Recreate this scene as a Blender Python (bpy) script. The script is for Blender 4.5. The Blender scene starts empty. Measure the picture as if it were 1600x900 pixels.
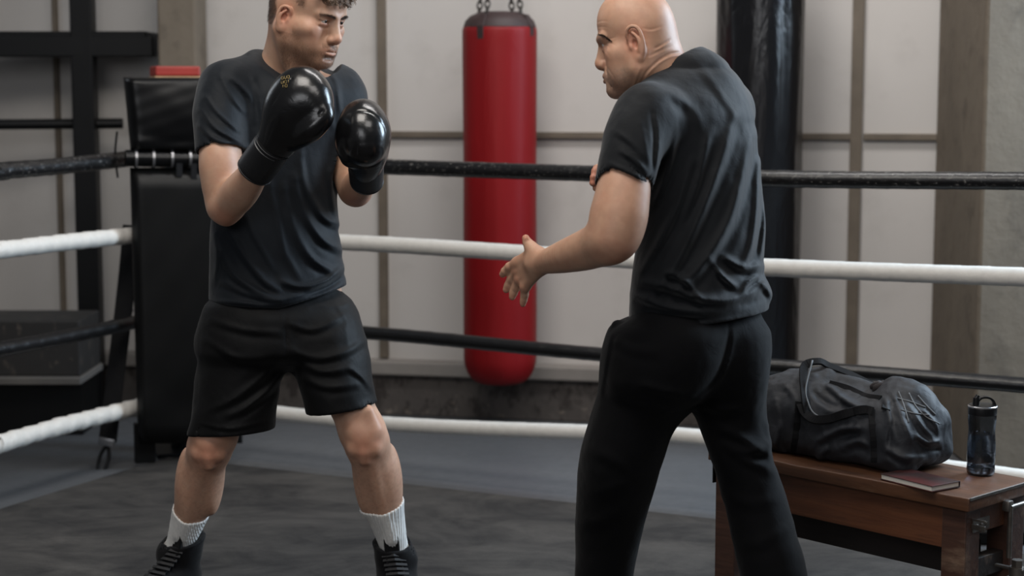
import bpy, bmesh, math, random
import numpy as np
from mathutils import Vector, Matrix, Euler

random.seed(7)
RNG = np.random.default_rng(11)
COL = bpy.context.scene.collection
PI = math.pi

# ------------------------------------------------------------------ camera
F = 2700.0          # focal length in pixels of the 1600 px wide frame
CAM_H = 1.37        # eye height
HZ = 142.0          # image row of the horizon
PITCH = math.atan((450 - HZ) / F)
CP, SP = math.cos(PITCH), math.sin(PITCH)
CAM = np.array([0.0, 0.0, CAM_H])

def ray(px, py):
    u, v = (px - 800) / F, (450 - py) / F
    return np.array([u, CP + v * SP, -SP + v * CP])

def at(px, py, d):
    """point seen at (px, py) at distance d in front of the camera (along the floor)"""
    r = ray(px, py)
    return CAM + r * (d / r[1])

def on_plane(px, py, p0, n):
    r = ray(px, py); n = np.asarray(n, float)
    return CAM + r * (np.dot(np.asarray(p0, float) - CAM, n) / np.dot(r, n))

def on_z(px, py, z):
    return on_plane(px, py, (0, 0, z), (0, 0, 1))

# ------------------------------------------------------------------ scene graph
def tag(o, label=None, cat=None, group=None, kind=None):
    if label: o['label'] = label
    if cat: o['category'] = cat
    if group: o['group'] = group
    if kind: o['kind'] = kind
    return o

def thing(name, label, cat, loc=(0, 0, 0), rz=0.0, group=None):
    o = bpy.data.objects.new(name, None); COL.objects.link(o)
    o.empty_display_size = 0.1
    o.location = loc; o.rotation_euler = (0, 0, rz)
    return tag(o, label, cat, group)

def link(name, me, mats, parent=None, smooth=True, world=False):
    o = bpy.data.objects.new(name, me); COL.objects.link(o)
    for m in (mats if isinstance(mats, (list, tuple)) else [mats]):
        me.materials.append(m)
    if smooth is not None:
        me.polygons.foreach_set('use_smooth', [bool(smooth)] * len(me.polygons))
    if parent is not None:
        o.parent = parent
        if world:
            o.matrix_parent_inverse = Matrix.LocRotScale(parent.location, parent.rotation_euler, parent.scale).inverted()
    return o

def obj(name, bm, mats, parent=None, smooth=True, sharp=None, world=False):
    me = bpy.data.meshes.new(name)
    bmesh.ops.recalc_face_normals(bm, faces=bm.faces)
    bm.to_mesh(me); bm.free()
    o = link(name, me, mats, parent, smooth, world)
    if sharp:
        me.set_sharp_from_angle(angle=math.radians(sharp))
    return o

def add_box(bm, c, s, rot=None, bevel=0.0, seg=2, mi=0):
    """box at centre c, full size s, rot = Matrix / euler tuple"""
    t = bmesh.new()
    bmesh.ops.create_cube(t, size=1.0)
    bmesh.ops.scale(t, vec=Vector(s), verts=t.verts)
    if bevel > 0:
        bmesh.ops.bevel(t, geom=t.edges[:] , offset=bevel, segments=seg, profile=0.5, affect='EDGES')
    M = Matrix.Translation(Vector(c))
    if rot is not None:
        R = rot.to_4x4() if isinstance(rot, Matrix) else Euler(rot).to_matrix().to_4x4()
        M = M @ R
    bmesh.ops.transform(t, matrix=M, verts=t.verts)
    merge(bm, t, mi)

def merge(bm, t, mi=0):
    vm = {}
    for v in t.verts: vm[v] = bm.verts.new(v.co)
    for f in t.faces:
        try:
            g = bm.faces.new([vm[v] for v in f.verts]); g.material_index = mi
        except ValueError: pass
    t.free()

def frames(P):
    P = [Vector(p) for p in P]
    T = []
    for i in range(len(P)):
        a = P[max(i - 1, 0)]; b = P[min(i + 1, len(P) - 1)]
        d = (b - a)
        T.append(d.normalized() if d.length > 1e-9 else Vector((0, 0, 1)))
    n = T[0].orthogonal().normalized(); out = []
    for i, t in enumerate(T):
        n = (n - t * n.dot(t))
        n = n.normalized() if n.length > 1e-6 else t.orthogonal().normalized()
        out.append((P[i], t, n, t.cross(n)))
    return out

def add_tube(bm, pts, r, seg=12, cap=True, mi=0, flat=None, closed=False, normal=None):
    """tube along pts; r = number or list; flat = (w, h) for a strap section; normal fixes the strap's face"""
    fr = frames(pts); rings = []
    for i, (p, t, n, b) in enumerate(fr):
        ri = r[i] if hasattr(r, '__len__') else r
        if normal is not None:
            nn = Vector(normal[i] if hasattr(normal[0], '__len__') else normal)
            nn = (nn - t * nn.dot(t)).normalized(); n, b = nn, t.cross(nn)
        ring = []
        if flat:
            w, h = flat[0] / 2, flat[1] / 2
            for (x, y) in ((w, h * .5), (w * .9, h), (-w * .9, h), (-w, h * .5), (-w, -h * .5), (-w * .9, -h), (w * .9, -h), (w, -h * .5)):
                ring.append(bm.verts.new(p + b * x + n * y))
        else:
            for k in range(seg):
                a = 2 * PI * k / seg
                ring.append(bm.verts.new(p + n * (ri * math.cos(a)) + b * (ri * math.sin(a))))
        rings.append(ring)
    m = len(rings[0])
    L = len(rings)
    for i in range(L if closed else L - 1):
        A, B = rings[i], rings[(i + 1) % L]
        for k in range(m):
            f = bm.faces.new((A[k], A[(k + 1) % m], B[(k + 1) % m], B[k])); f.material_index = mi
    if cap and not closed:
        for ring in (rings[0], rings[-1]):
            f = bm.faces.new(ring); f.material_index = mi

def add_lathe(bm, prof, seg=48, c=(0, 0, 0), mi=0, cap=True):
    rings = []
    for (r, z) in prof:
        rings.append([bm.verts.new((c[0] + r * math.cos(2 * PI * k / seg), c[1] + r * math.sin(2 * PI * k / seg), c[2] + z)) for k in range(seg)])
    for A, B in zip(rings, rings[1:]):
        for k in range(seg):
            f = bm.faces.new((A[k], A[(k + 1) % seg], B[(k + 1) % seg], B[k])); f.material_index = mi
    if cap:
        for R in (rings[0], rings[-1]):
            f = bm.faces.new(R); f.material_index = mi

def spline(P, n=8):
    """Catmull-Rom through P"""
    P = [np.asarray(p, float) for p in P]; out = []
    for i in range(len(P) - 1):
        p0, p1, p2, p3 = P[max(i - 1, 0)], P[i], P[i + 1], P[min(i + 2, len(P) - 1)]
        for k in range(n):
            t = k / n
            out.append(0.5 * ((2 * p1) + (-p0 + p2) * t + (2 * p0 - 5 * p1 + 4 * p2 - p3) * t * t + (-p0 + 3 * p1 - 3 * p2 + p3) * t ** 3))
    out.append(P[-1]); return out

# ------------------------------------------------------------------ materials
def srgb(r, g, b):
    f = lambda c: (c / 255) / 12.92 if c <= 10 else ((c / 255 + 0.055) / 1.055) ** 2.4
    return (f(r), f(g), f(b), 1.0)

class NT:
    def __init__(s, name):
        s.m = bpy.data.materials.new(name); s.m.use_nodes = True
        s.t = s.m.node_tree; s.n = s.t.nodes; s.n.clear()
        s.out = s.n.new('ShaderNodeOutputMaterial'); s.b = s.n.new('ShaderNodeBsdfPrincipled')
        s.l(s.b.outputs[0], s.out.inputs['Surface'])
        s.tc = s.n.new('ShaderNodeTexCoord')
    def l(s, a, b): s.t.links.new(a, b)
    def set(s, k, v): s.b.inputs[k].default_value = v
    def coord(s, scale=(1, 1, 1), rot=(0, 0, 0), src='Object'):
        mp = s.n.new('ShaderNodeMapping'); mp.inputs['Scale'].default_value = scale; mp.inputs['Rotation'].default_value = rot
        s.l(s.tc.outputs[src], mp.inputs['Vector']); return mp.outputs[0]
    def noise(s, scale, detail=4, rough=.55, vec=None, dist=0.0):
        n = s.n.new('ShaderNodeTexNoise'); n.inputs['Scale'].default_value = scale; n.inputs['Detail'].default_value = detail
        n.inputs['Roughness'].default_value = rough; n.inputs['Distortion'].default_value = dist
        s.l(vec if vec is not None else s.tc.outputs['Object'], n.inputs['Vector']); return n.outputs[0]
    def ramp(s, fac, stops):
        r = s.n.new('ShaderNodeValToRGB'); e = r.color_ramp.elements
        while len(e) < len(stops): e.new(0.5)
        for k, (p, c) in enumerate(stops):
            e[k].position = p; e[k].color = c if hasattr(c, '__len__') else (c, c, c, 1)
        s.l(fac, r.inputs[0]); return r.outputs[0]
    def mix(s, fac, a, b, mode='MIX'):
        m = s.n.new('ShaderNodeMix'); m.data_type = 'RGBA'; m.blend_type = mode
        for sock, v in ((m.inputs[0], fac), (m.inputs[6], a), (m.inputs[7], b)):
            if hasattr(v, 'is_output'): s.l(v, sock)
            else: sock.default_value = v
        return m.outputs[2]
    def math(s, op, a, b=0.0):
        m = s.n.new('ShaderNodeMath'); m.operation = op
        for sock, v in ((m.inputs[0], a), (m.inputs[1], b)):
            if hasattr(v, 'is_output'): s.l(v, sock)
            else: sock.default_value = v
        return m.outputs[0]
    def bump(s, h, strength=.3, dist=.01):
        b = s.n.new('ShaderNodeBump'); b.inputs['Strength'].default_value = strength; b.inputs['Distance'].default_value = dist
        s.l(h, b.inputs['Height'])
        old = s.b.inputs['Normal'].links
        if old: s.l(old[0].from_socket, b.inputs['Normal'])
        s.l(b.outputs[0], s.b.inputs['Normal'])
    def color(s, c): s.l(c, s.b.inputs['Base Color'])

def simple(name, c, rough=.5, metal=0.0, var=.15, scale=30, bump=0.0, bscale=200, spec=.5):
    """one colour with a little mottling and fine bump"""
    t = NT(name)
    d = tuple(x * (1 - var) for x in c[:3]) + (1,); e = tuple(min(1, x * (1 + var)) for x in c[:3]) + (1,)
    t.color(t.ramp(t.noise(scale), [(.3, d), (.7, e)]))
    t.set('Roughness', rough); t.set('Metallic', metal); t.set('Specular IOR Level', spec)
    if bump: t.bump(t.noise(bscale, 3), bump, .002)
    return t.m

# ------------------------------------------------------------------ implicit surfaces
def V(*a): return np.array(a, float)
def nrm(v): v = np.asarray(v, float); return v / np.linalg.norm(v)

def rotm(ex=0, ey=0, ez=0):
    return np.array(Euler((math.radians(ex), math.radians(ey), math.radians(ez))).to_matrix())

def basis(fwd, up):
    """columns: x (right), y (fwd), z (up)"""
    y = nrm(fwd); z = np.asarray(up, float); z = nrm(z - y * np.dot(y, z)); x = np.cross(y, z)
    return np.stack([x, y, z], 1)

class Shape:
    """ordered list of primitives: (op, fn, centre, reach, k)"""
    def __init__(s): s.p = []
    def _add(s, op, fn, c, reach, k):
        s.p.append((op, fn, np.asarray(c, float), float(reach), float(k)))
    def ell(s, c, r, R=None, op='u', k=.01):
        c = np.asarray(c, float); r = np.asarray(r, float) * np.ones(3)
        R = np.eye(3) if R is None else np.asarray(R)
        def fn(P):
            q = (P - c) @ R
            k0 = np.linalg.norm(q / r, axis=1); k1 = np.linalg.norm(q / (r * r), axis=1)
            return np.where(k1 < 1e-9, -r.min(), k0 * (k0 - 1) / np.maximum(k1, 1e-9))
        s._add(op, fn, c, r.max(), k); return s
    def cap(s, a, b, ra, rb=None, op='u', k=.01, sq=None, R=None):
        """tapered capsule; sq = flatten factor along axis R[:,1] (ellipse section)"""
        a = np.asarray(a, float); b = np.asarray(b, float); rb = ra if rb is None else rb
        d = b - a; L2 = max(d @ d, 1e-12)
        if sq is not None:
            ax = nrm(R - d * (R @ d) / L2) if L2 > 1e-10 else nrm(R)
        def fn(P):
            w = P - a
            t = np.clip(w @ d / L2, 0, 1)
            q = w - t[:, None] * d
            if sq is not None:
                e = q @ ax
                l = np.sqrt(np.maximum((q * q).sum(1) - e * e, 0) + (e / sq) ** 2)
                rr = ra + (rb - ra) * t
                return (l - rr) * min(1, (1 + sq) / 2)
            return np.sqrt((q * q).sum(1)) - (ra + (rb - ra) * t)
        m = (a + b) / 2
        s._add(op, fn, m, math.sqrt(L2) / 2 + max(ra, rb), k); return s
    def chain(s, pts, rad, op='u', k=.01, kin=None, **kw):
        for i in range(len(pts) - 1):
            s.cap(pts[i], pts[i + 1], rad[i], rad[i + 1], op, k if i == 0 or kin is None else kin, **kw)
        return s
    def limb(s, pts, rad, k=.02, n=9, op='u'):
        """smooth limb: round section swept along a spline, radii follow the same spline"""
        A = np.array(spline([np.append(np.asarray(p, float), r) for p, r in zip(pts, rad)], n))
        def fn(P):
            best = np.full(len(P), 1e9)
            for i in range(len(A) - 1):
                a, d = A[i, :3], A[i + 1, :3] - A[i, :3]; w = P - a
                t = np.clip(w @ d / max(d @ d, 1e-12), 0, 1); q = w - t[:, None] * d
                np.minimum(best, np.sqrt((q * q).sum(1)) - (A[i, 3] + (A[i + 1, 3] - A[i, 3]) * t), out=best)
            return best
        c = A[:, :3].mean(0)
        s._add(op, fn, c, np.max(np.linalg.norm(A[:, :3] - c, axis=1) + A[:, 3]), k); return s
    def box(s, c, h, R=None, rnd=.005, op='u', k=.01):
        c = np.asarray(c, float); h = np.asarray(h, float); R = np.eye(3) if R is None else R
        def fn(P):
            q = np.abs((P - c) @ R) - (h - rnd)
            return np.linalg.norm(np.maximum(q, 0), axis=1) + np.minimum(q.max(1), 0) - rnd
        s._add(op, fn, c, np.linalg.norm(h), k); return s
    def loft(s, st, op='u', k=.01, axis=2, ex=2.0, cap=True):
        """stack of elliptical sections along world axis z: st rows = z, cx, cy, a, b, rot(deg)"""
        A = np.array(sorted([list(map(float, r)) + [0.0] * (6 - len(r)) for r in st]))
        z = A[:, 0]
        zz = np.linspace(z[0], z[-1], 160)
        T = np.stack([pchip(z, A[:, j], zz) for j in range(1, 6)], 1)
        z0, z1 = z[0], z[-1]; dz = zz[1] - zz[0]
        def fn(P):
            u = np.clip((P[:, 2] - z0) / dz, 0, 158.999); i = u.astype(int); f = (u - i)[:, None]
            S = T[i] * (1 - f) + T[i + 1] * f
            th = np.radians(S[:, 4]); c, sn = np.cos(th), np.sin(th)
            x = P[:, 0] - S[:, 0]; y = P[:, 1] - S[:, 1]
            x, y = c * x + sn * y, -sn * x + c * y
            a, b = S[:, 2], S[:, 3]
            if ex == 2.0:
                k0 = np.sqrt((x / a) ** 2 + (y / b) ** 2); k1 = np.sqrt((x / a ** 2) ** 2 + (y / b ** 2) ** 2)
                d = np.where(k1 < 1e-6, -np.minimum(a, b), k0 * (k0 - 1) / np.maximum(k1, 1e-6))
            else:
                k0 = (np.abs(x / a) ** ex + np.abs(y / b) ** ex) ** (1 / ex)
                d = (k0 - 1) * np.minimum(a, b)
            e = np.maximum(P[:, 2] - z1, z0 - P[:, 2])
            return np.maximum(d, e) if cap else np.where(e > 0, np.sqrt(np.maximum(d, 0) ** 2 + e * e), d)
        ctr = np.array([A[:, 1].mean(), A[:, 2].mean(), (z0 + z1) / 2])
        reach = max(np.linalg.norm(np.array([r[1], r[2], r[0]]) - ctr) + max(r[3], r[4]) for r in A)
        s._add(op, fn, ctr, reach, k); return s
    def plane(s, p, n, op='i', k=.003):
        """'i' keeps the side behind n"""
        p = np.asarray(p, float); n = nrm(n)
        s._add(op, lambda P: (P - p) @ n, p, 1e9, k); return s
    def fn(s, f, c, reach, op='u', k=.01): s._add(op, f, c, reach, k); return s
    def sub(s, other, op='u', k=.01, c=None, reach=None):
        """another Shape as one primitive"""
        C = np.mean([q[2] for q in other.p if q[3] < 1e8], 0) if c is None else np.asarray(c, float)
        rr = max(np.linalg.norm(q[2] - C) + q[3] for q in other.p if q[3] < 1e8 and q[0] == 'u') if reach is None else reach
        s._add(op, lambda P: other.eval(P), C, rr, k); return s
    def eval(s, P, rad=0.0, far=.09):
        d = np.full(len(P), far + 0.3)
        for op, fn, c, reach, k in s.p:
            if reach < 1e8:
                sel = np.nonzero(((P - c) ** 2).sum(1) < (reach + far + k + rad) ** 2)[0]
                if len(sel) == 0: continue
                Q = P[sel]; a = d[sel]
            else: sel = None; Q = P; a = d
            b = fn(Q)
            if op == 'u':
                h = np.maximum(k - np.abs(a - b), 0); r = np.minimum(a, b) - h * h / (4 * k)
            elif op == 's':
                b = -b; h = np.maximum(k - np.abs(a - b), 0); r = np.maximum(a, b) + h * h / (4 * k)
            elif op == 'i':
                h = np.maximum(k - np.abs(a - b), 0); r = np.maximum(a, b) + h * h / (4 * k)
            elif op == 'd':      # displacement: fn returns an offset (positive = outwards)
                r = a - b
            if sel is None: d = r
            else: d[sel] = r
        return d
    def grad(s, P, e=6e-4):
        E = np.array([[1, -1, -1], [-1, -1, 1], [-1, 1, -1], [1, 1, 1]], float)
        g = 0
        for v in E: g = g + v * s.eval(P + v * e)[:, None]
        return g / (4 * e)

def pchip(x, y, xi):
    h = np.diff(x); dl = np.diff(y) / h
    n = len(x); d = np.zeros(n)
    if n == 2: return np.interp(xi, x, y)
    for i in range(1, n - 1):
        if dl[i - 1] * dl[i] > 0:
            w1, w2 = 2 * h[i] + h[i - 1], h[i] + 2 * h[i - 1]
            d[i] = (w1 + w2) / (w1 / dl[i - 1] + w2 / dl[i])
    d[0], d[-1] = dl[0], dl[-1]
    i = np.clip(np.searchsorted(x, xi) - 1, 0, n - 2); t = (xi - x[i]) / h[i]
    return ((1 + 2 * t) * (1 - t) ** 2 * y[i] + t * (1 - t) ** 2 * h[i] * d[i] + t * t * (3 - 2 * t) * y[i + 1] + t * t * (t - 1) * h[i] * d[i + 1])

def axis(lo, hi, h, fine=()):
    """grid line positions from lo to hi: step h, finer inside the (a, b, step) spans"""
    out = [lo]
    while out[-1] < hi:
        x = out[-1]; st = h
        for a, b, f in fine:
            dd = max(a - x, x - b, 0)
            st = min(st, f + dd * .35)
        out.append(x + st)
    return np.array(out)

def polygonise(sh, xs, ys, zs, B=8):
    """surface nets on the cells of a tensor grid that the surface crosses -> (verts, quads)"""
    ax = []
    for a in (xs, ys, zs):
        extra = (-(len(a) - 1)) % B
        a = np.concatenate([a, a[-1] + (a[-1] - a[-2]) * np.arange(1, extra + 1)]); ax.append(a)
    xs, ys, zs = ax; nb = [(len(a) - 1) // B for a in ax]
    cen = [0.5 * (a[:-1:B] + a[B::B]) for a in ax]; hal = [0.5 * (a[B::B] - a[:-1:B]) for a in ax]
    I, J, K = np.meshgrid(*[np.arange(n) for n in nb], indexing='ij'); I, J, K = I.ravel(), J.ravel(), K.ravel()
    Cc = np.stack([cen[0][I], cen[1][J], cen[2][K]], 1); R = np.sqrt(hal[0][I] ** 2 + hal[1][J] ** 2 + hal[2][K] ** 2)
    d = np.concatenate([sh.eval(Cc[i:i + 200000], far=.2) for i in range(0, len(Cc), 200000)])
    act = np.nonzero(np.abs(d) < R * 1.5 + .006)[0]
    NX, NY, NZ = [len(a) for a in ax]
    g = np.arange(B + 1)
    allv, allid, faces = [], [], []
    off = np.array([(a, b, c) for a in (0, 1) for b in (0, 1) for c in (0, 1)])
    for s in range(0, len(act), 700):
        A = act[s:s + 700]; n = len(A)
        ix = I[A][:, None] * B + g; iy = J[A][:, None] * B + g; iz = K[A][:, None] * B + g
        X = np.broadcast_to(xs[ix][:, :, None, None], (n, B + 1, B + 1, B + 1)); Y = np.broadcast_to(ys[iy][:, None, :, None], X.shape); Z = np.broadcast_to(zs[iz][:, None, None, :], X.shape)
        P = np.stack([X.ravel(), Y.ravel(), Z.ravel()], 1)
        D = sh.eval(P).reshape(X.shape); S = D < 0
        c8 = [D[:, a:a + B, b:b + B, c:c + B] for a, b, c in off]
        s8 = np.stack([q < 0 for q in c8], 0); cnt = s8.sum(0)
        w = np.nonzero((cnt > 0) & (cnt < 8))
        if len(w[0]) == 0: continue
        val = np.stack([q[w] for q in c8], 1)                      # (m, 8)
        acc = np.zeros((len(w[0]), 3)); num = np.zeros(len(w[0]))
        for a in range(8):
            for b in range(a + 1, 8):
                if np.abs(off[a] - off[b]).sum() != 1: continue
                va, vb = val[:, a], val[:, b]; m = (va < 0) != (vb < 0)
                t = np.where(m, va / np.where(m, va - vb, 1), 0)
                acc += m[:, None] * (off[a] + t[:, None] * (off[b] - off[a])); num += m
        q = acc / num[:, None]
        cx, cy, cz = ix[w[0], w[1]], iy[w[0], w[2]], iz[w[0], w[3]]
        pos = np.stack([xs[cx] + q[:, 0] * (xs[cx + 1] - xs[cx]), ys[cy] + q[:, 1] * (ys[cy + 1] - ys[cy]), zs[cz] + q[:, 2] * (zs[cz + 1] - zs[cz])], 1)
        allv.append(pos); allid.append((cx.astype(np.int64) * NY + cy) * NZ + cz)
        # quads: edges along each axis starting at corners 0..B-1
        S0 = S[:, :B, :B, :B]
        for axn, S1 in ((0, S[:, 1:, :B, :B]), (1, S[:, :B, 1:, :B]), (2, S[:, :B, :B, 1:])):
            e = np.nonzero(S0 != S1)
            if len(e[0]) == 0: continue
            ex, ey, ez = ix[e[0], e[1]].astype(np.int64), iy[e[0], e[2]].astype(np.int64), iz[e[0], e[3]].astype(np.int64)
            inside = S0[e]
            def cid(a, b, c): return ((ex + a) * NY + (ey + b)) * NZ + (ez + c)
            if axn == 0: qd = [cid(0, -1, -1), cid(0, 0, -1), cid(0, 0, 0), cid(0, -1, 0)]
            elif axn == 1: qd = [cid(-1, 0, -1), cid(-1, 0, 0), cid(0, 0, 0), cid(0, 0, -1)]
            else: qd = [cid(-1, -1, 0), cid(0, -1, 0), cid(0, 0, 0), cid(-1, 0, 0)]
            qd = np.stack(qd, 1); qd[~inside] = qd[~inside][:, ::-1]
            faces.append(qd)
    v = np.concatenate(allv); ids = np.concatenate(allid); fc = np.concatenate(faces)
    o = np.argsort(ids); ids = ids[o]; v = v[o]
    k = np.clip(np.searchsorted(ids, fc), 0, len(ids) - 1)
    ok = (ids[k] == fc).all(1)
    return v, k[ok]

def smooth_verts(v, q, n=1, lam=.5):
    i = np.concatenate([q[:, a] for a in range(4)] * 2); j = np.concatenate([q[:, (a + 1) % 4] for a in range(4)] + [q[:, (a + 3) % 4] for a in range(4)])
    cnt = np.maximum(np.bincount(i, minlength=len(v)), 1)
    for _ in range(n):
        v = v + lam * (np.stack([np.bincount(i, v[j, k], len(v)) for k in range(3)], 1) / cnt[:, None] - v)
    return v

def normals(v, q):
    n = np.zeros_like(v)
    fn = np.cross(v[q[:, 2]] - v[q[:, 0]], v[q[:, 3]] - v[q[:, 1]])
    for a in range(4): np.add.at(n, q[:, a], fn)
    return n / np.maximum(np.linalg.norm(n, axis=1), 1e-12)[:, None]

def to_mesh(name, v, q, colors=None):
    me = bpy.data.meshes.new(name)
    me.vertices.add(len(v)); me.vertices.foreach_set('co', v.astype(np.float32).ravel())
    me.loops.add(len(q) * 4); me.loops.foreach_set('vertex_index', q.astype(np.int32).ravel())
    me.polygons.add(len(q)); me.polygons.foreach_set('loop_start', np.arange(0, len(q) * 4, 4, dtype=np.int32))
    me.polygons.foreach_set('loop_total', np.full(len(q), 4, dtype=np.int32))
    me.update(calc_edges=True); me.validate()
    if colors is not None:
        at_ = me.color_attributes.new('Tint', 'FLOAT_COLOR', 'POINT')
        c = np.ones((len(v), 4), np.float32); c[:, :3] = colors; at_.data.foreach_set('color', c.ravel())
    return me

def bake(sh, lo, hi, h, fine=((), (), ()), project=2, smooth=0):
    xs, ys, zs = [axis(lo[i], hi[i], h, fine[i]) for i in range(3)]
    v, q = polygonise(sh, xs, ys, zs)
    for _ in range(project):
        for s in range(0, len(v), 150000):
            p = v[s:s + 150000]; d = sh.eval(p); g = sh.grad(p); g2 = np.maximum((g * g).sum(1), .2)
            st = -(d / g2)[:, None] * g; l = np.linalg.norm(st, axis=1)[:, None]
            v[s:s + 150000] = p + st * np.minimum(1, h * .6 / np.maximum(l, 1e-9))
    if smooth: v = smooth_verts(v, q, smooth)
    return v, q

def vnoise(P, scale, seed=0):
    """smooth value noise in -1..1"""
    r = np.random.default_rng(seed); N = 32; G = r.uniform(-1, 1, (N, N, N))
    q = P * scale; i = np.floor(q).astype(int); f = q - i; f = f * f * (3 - 2 * f)
    o = 0
    for a in (0, 1):
        for b in (0, 1):
            for c in (0, 1):
                w = (f[:, 0] if a else 1 - f[:, 0]) * (f[:, 1] if b else 1 - f[:, 1]) * (f[:, 2] if c else 1 - f[:, 2])
                o = o + w * G[(i[:, 0] + a) % N, (i[:, 1] + b) % N, (i[:, 2] + c) % N]
    return o

def seg_dist(P, pl):
    """distance of P (n, k) to polyline pl (m, k), plus parameter 0..1"""
    pl = np.asarray(pl, float); best = np.full(len(P), 1e9); par = np.zeros(len(P)); m = len(pl) - 1
    for i in range(m):
        d = pl[i + 1] - pl[i]; t = np.clip((P - pl[i]) @ d / max(d @ d, 1e-12), 0, 1)
        l = np.linalg.norm(P - pl[i] - t[:, None] * d, axis=1); w = l < best
        best[w] = l[w]; par[w] = (i + t[w]) / m
    return best, par
# ------------------------------------------------------------------ the hall
WALL_N = nrm((0.203, 1.0, 0))                     # pointing away from the camera
WALL_P = V(-0.541, 7.30, 0)
WALL_X = nrm((1.0, -0.203, 0))
def wall_pt(px, py, out=0.0):
    return on_plane(px, py, WALL_P - WALL_N * out, WALL_N)
WALL_R = basis(WALL_N, (0, 0, 1))                 # columns: along wall, into wall, up
WALL_RM = Matrix(WALL_R.tolist())

# ring frame: the back ropes and the left ropes meet at right angles
RB_P = V(-0.45, 6.10, 0); RB_T = nrm((1.973, -0.96, 0)); RB_N = V(-RB_T[1], RB_T[0], 0)
RL_T = V(-RB_N[0], -RB_N[1], 0) * 1.0             # from the corner towards the camera
if RL_T[1] > 0: RL_T = -RL_T
def rope_back_pt(px, py): return on_plane(px, py, RB_P, RB_N)
CORNER = rope_back_pt(284, 600); CORNER[2] = 0
RL_N = RB_T
def rope_left_pt(px, py): return on_plane(px, py, CORNER, RL_N)

# --- materials of the setting
def m_floor():
    t = NT('grey_painted_floor')
    n = t.noise(1.3, 6, .6); n2 = t.noise(14, 5, .6)
    c = t.mix(n, srgb(70, 72, 75), srgb(92, 94, 97)); c = t.mix(t.ramp(n2, [(.45, 0), (.8, .35)]), c, srgb(64, 63, 62))
    t.color(c); t.l(t.ramp(n2, [(.3, .42), (.7, .6)]), t.b.inputs['Roughness']); t.bump(t.noise(60, 4), .08, .004)
    return t.m
def m_canvas():
    t = NT('worn_black_canvas')
    v = t.coord((1, 1.3, 1), (0, 0, .45)); st = t.coord((1.3, 1.8, 1), (0, 0, .2))
    n = t.noise(2.4, 8, .68, v, .9); n2 = t.noise(2.6, 7, .65, st, .8); n3 = t.noise(160, 3, .6)
    c = t.mix(t.ramp(n, [(.36, 0), (.66, 1)]), srgb(34, 33, 33), srgb(72, 69, 66))
    c = t.mix(t.ramp(n2, [(.42, 0), (.75, .4)]), c, srgb(104, 100, 95))
    c = t.mix(t.math('MULTIPLY', n3, .35), c, srgb(45, 45, 46))
    t.color(c); t.set('Roughness', .85); t.set('Specular IOR Level', .25)
    t.bump(n3, .25, .003); t.bump(n2, .25, .02)
    return t.m
def m_wall():
    t = NT('painted_panel_wall')
    n = t.noise(.9, 5, .6); n2 = t.noise(5, 6, .6); n3 = t.noise(2.3, 4, .5, t.coord((1, 1, .35)))
    c = t.mix(n, srgb(186, 181, 177), srgb(202, 198, 194)); c = t.mix(t.ramp(n2, [(.55, 0), (.8, .35)]), c, srgb(160, 155, 150))
    c = t.mix(t.ramp(n3, [(.6, 0), (.82, .3)]), c, srgb(150, 146, 142))
    t.color(c); t.set('Roughness', .7); t.bump(n2, .15, .01)
    return t.m
def m_plinth():
    t = NT('peeling_dark_plinth')
    n = t.noise(6, 6, .65); n2 = t.noise(17, 4, .6, t.coord((1, 1, .6)))
    c = t.mix(n, srgb(66, 62, 60), srgb(98, 92, 88)); c = t.mix(t.ramp(n2, [(.52, 0), (.62, .75)]), c, srgb(44, 38, 36))
    c = t.mix(t.ramp(t.noise(11, 5, .6), [(.6, 0), (.68, .55)]), c, srgb(150, 138, 126))
    t.color(c); t.set('Roughness', .85); t.bump(n2, .5, .02)
    return t.m
def m_concrete(name, a, b, dark):
    t = NT(name)
    n = t.noise(2.2, 6, .65, t.coord((1, 1, .45))); n2 = t.noise(9, 6, .6)
    c = t.mix(t.ramp(n, [(.25, 0), (.75, 1)]), a, b); c = t.mix(t.ramp(n2, [(.52, 0), (.75, .6)]), c, dark)
    t.color(c); t.set('Roughness', .8); t.bump(n2, .25, .02)
    return t.m
M_STRIP = simple('brown_steel_profile', srgb(104, 94, 82), .6, var=.2, scale=8)
M_LEDGE = simple('grey_ledge_paint', srgb(140, 135, 130), .7, var=.12, scale=5, bump=.1, bscale=30)

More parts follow.
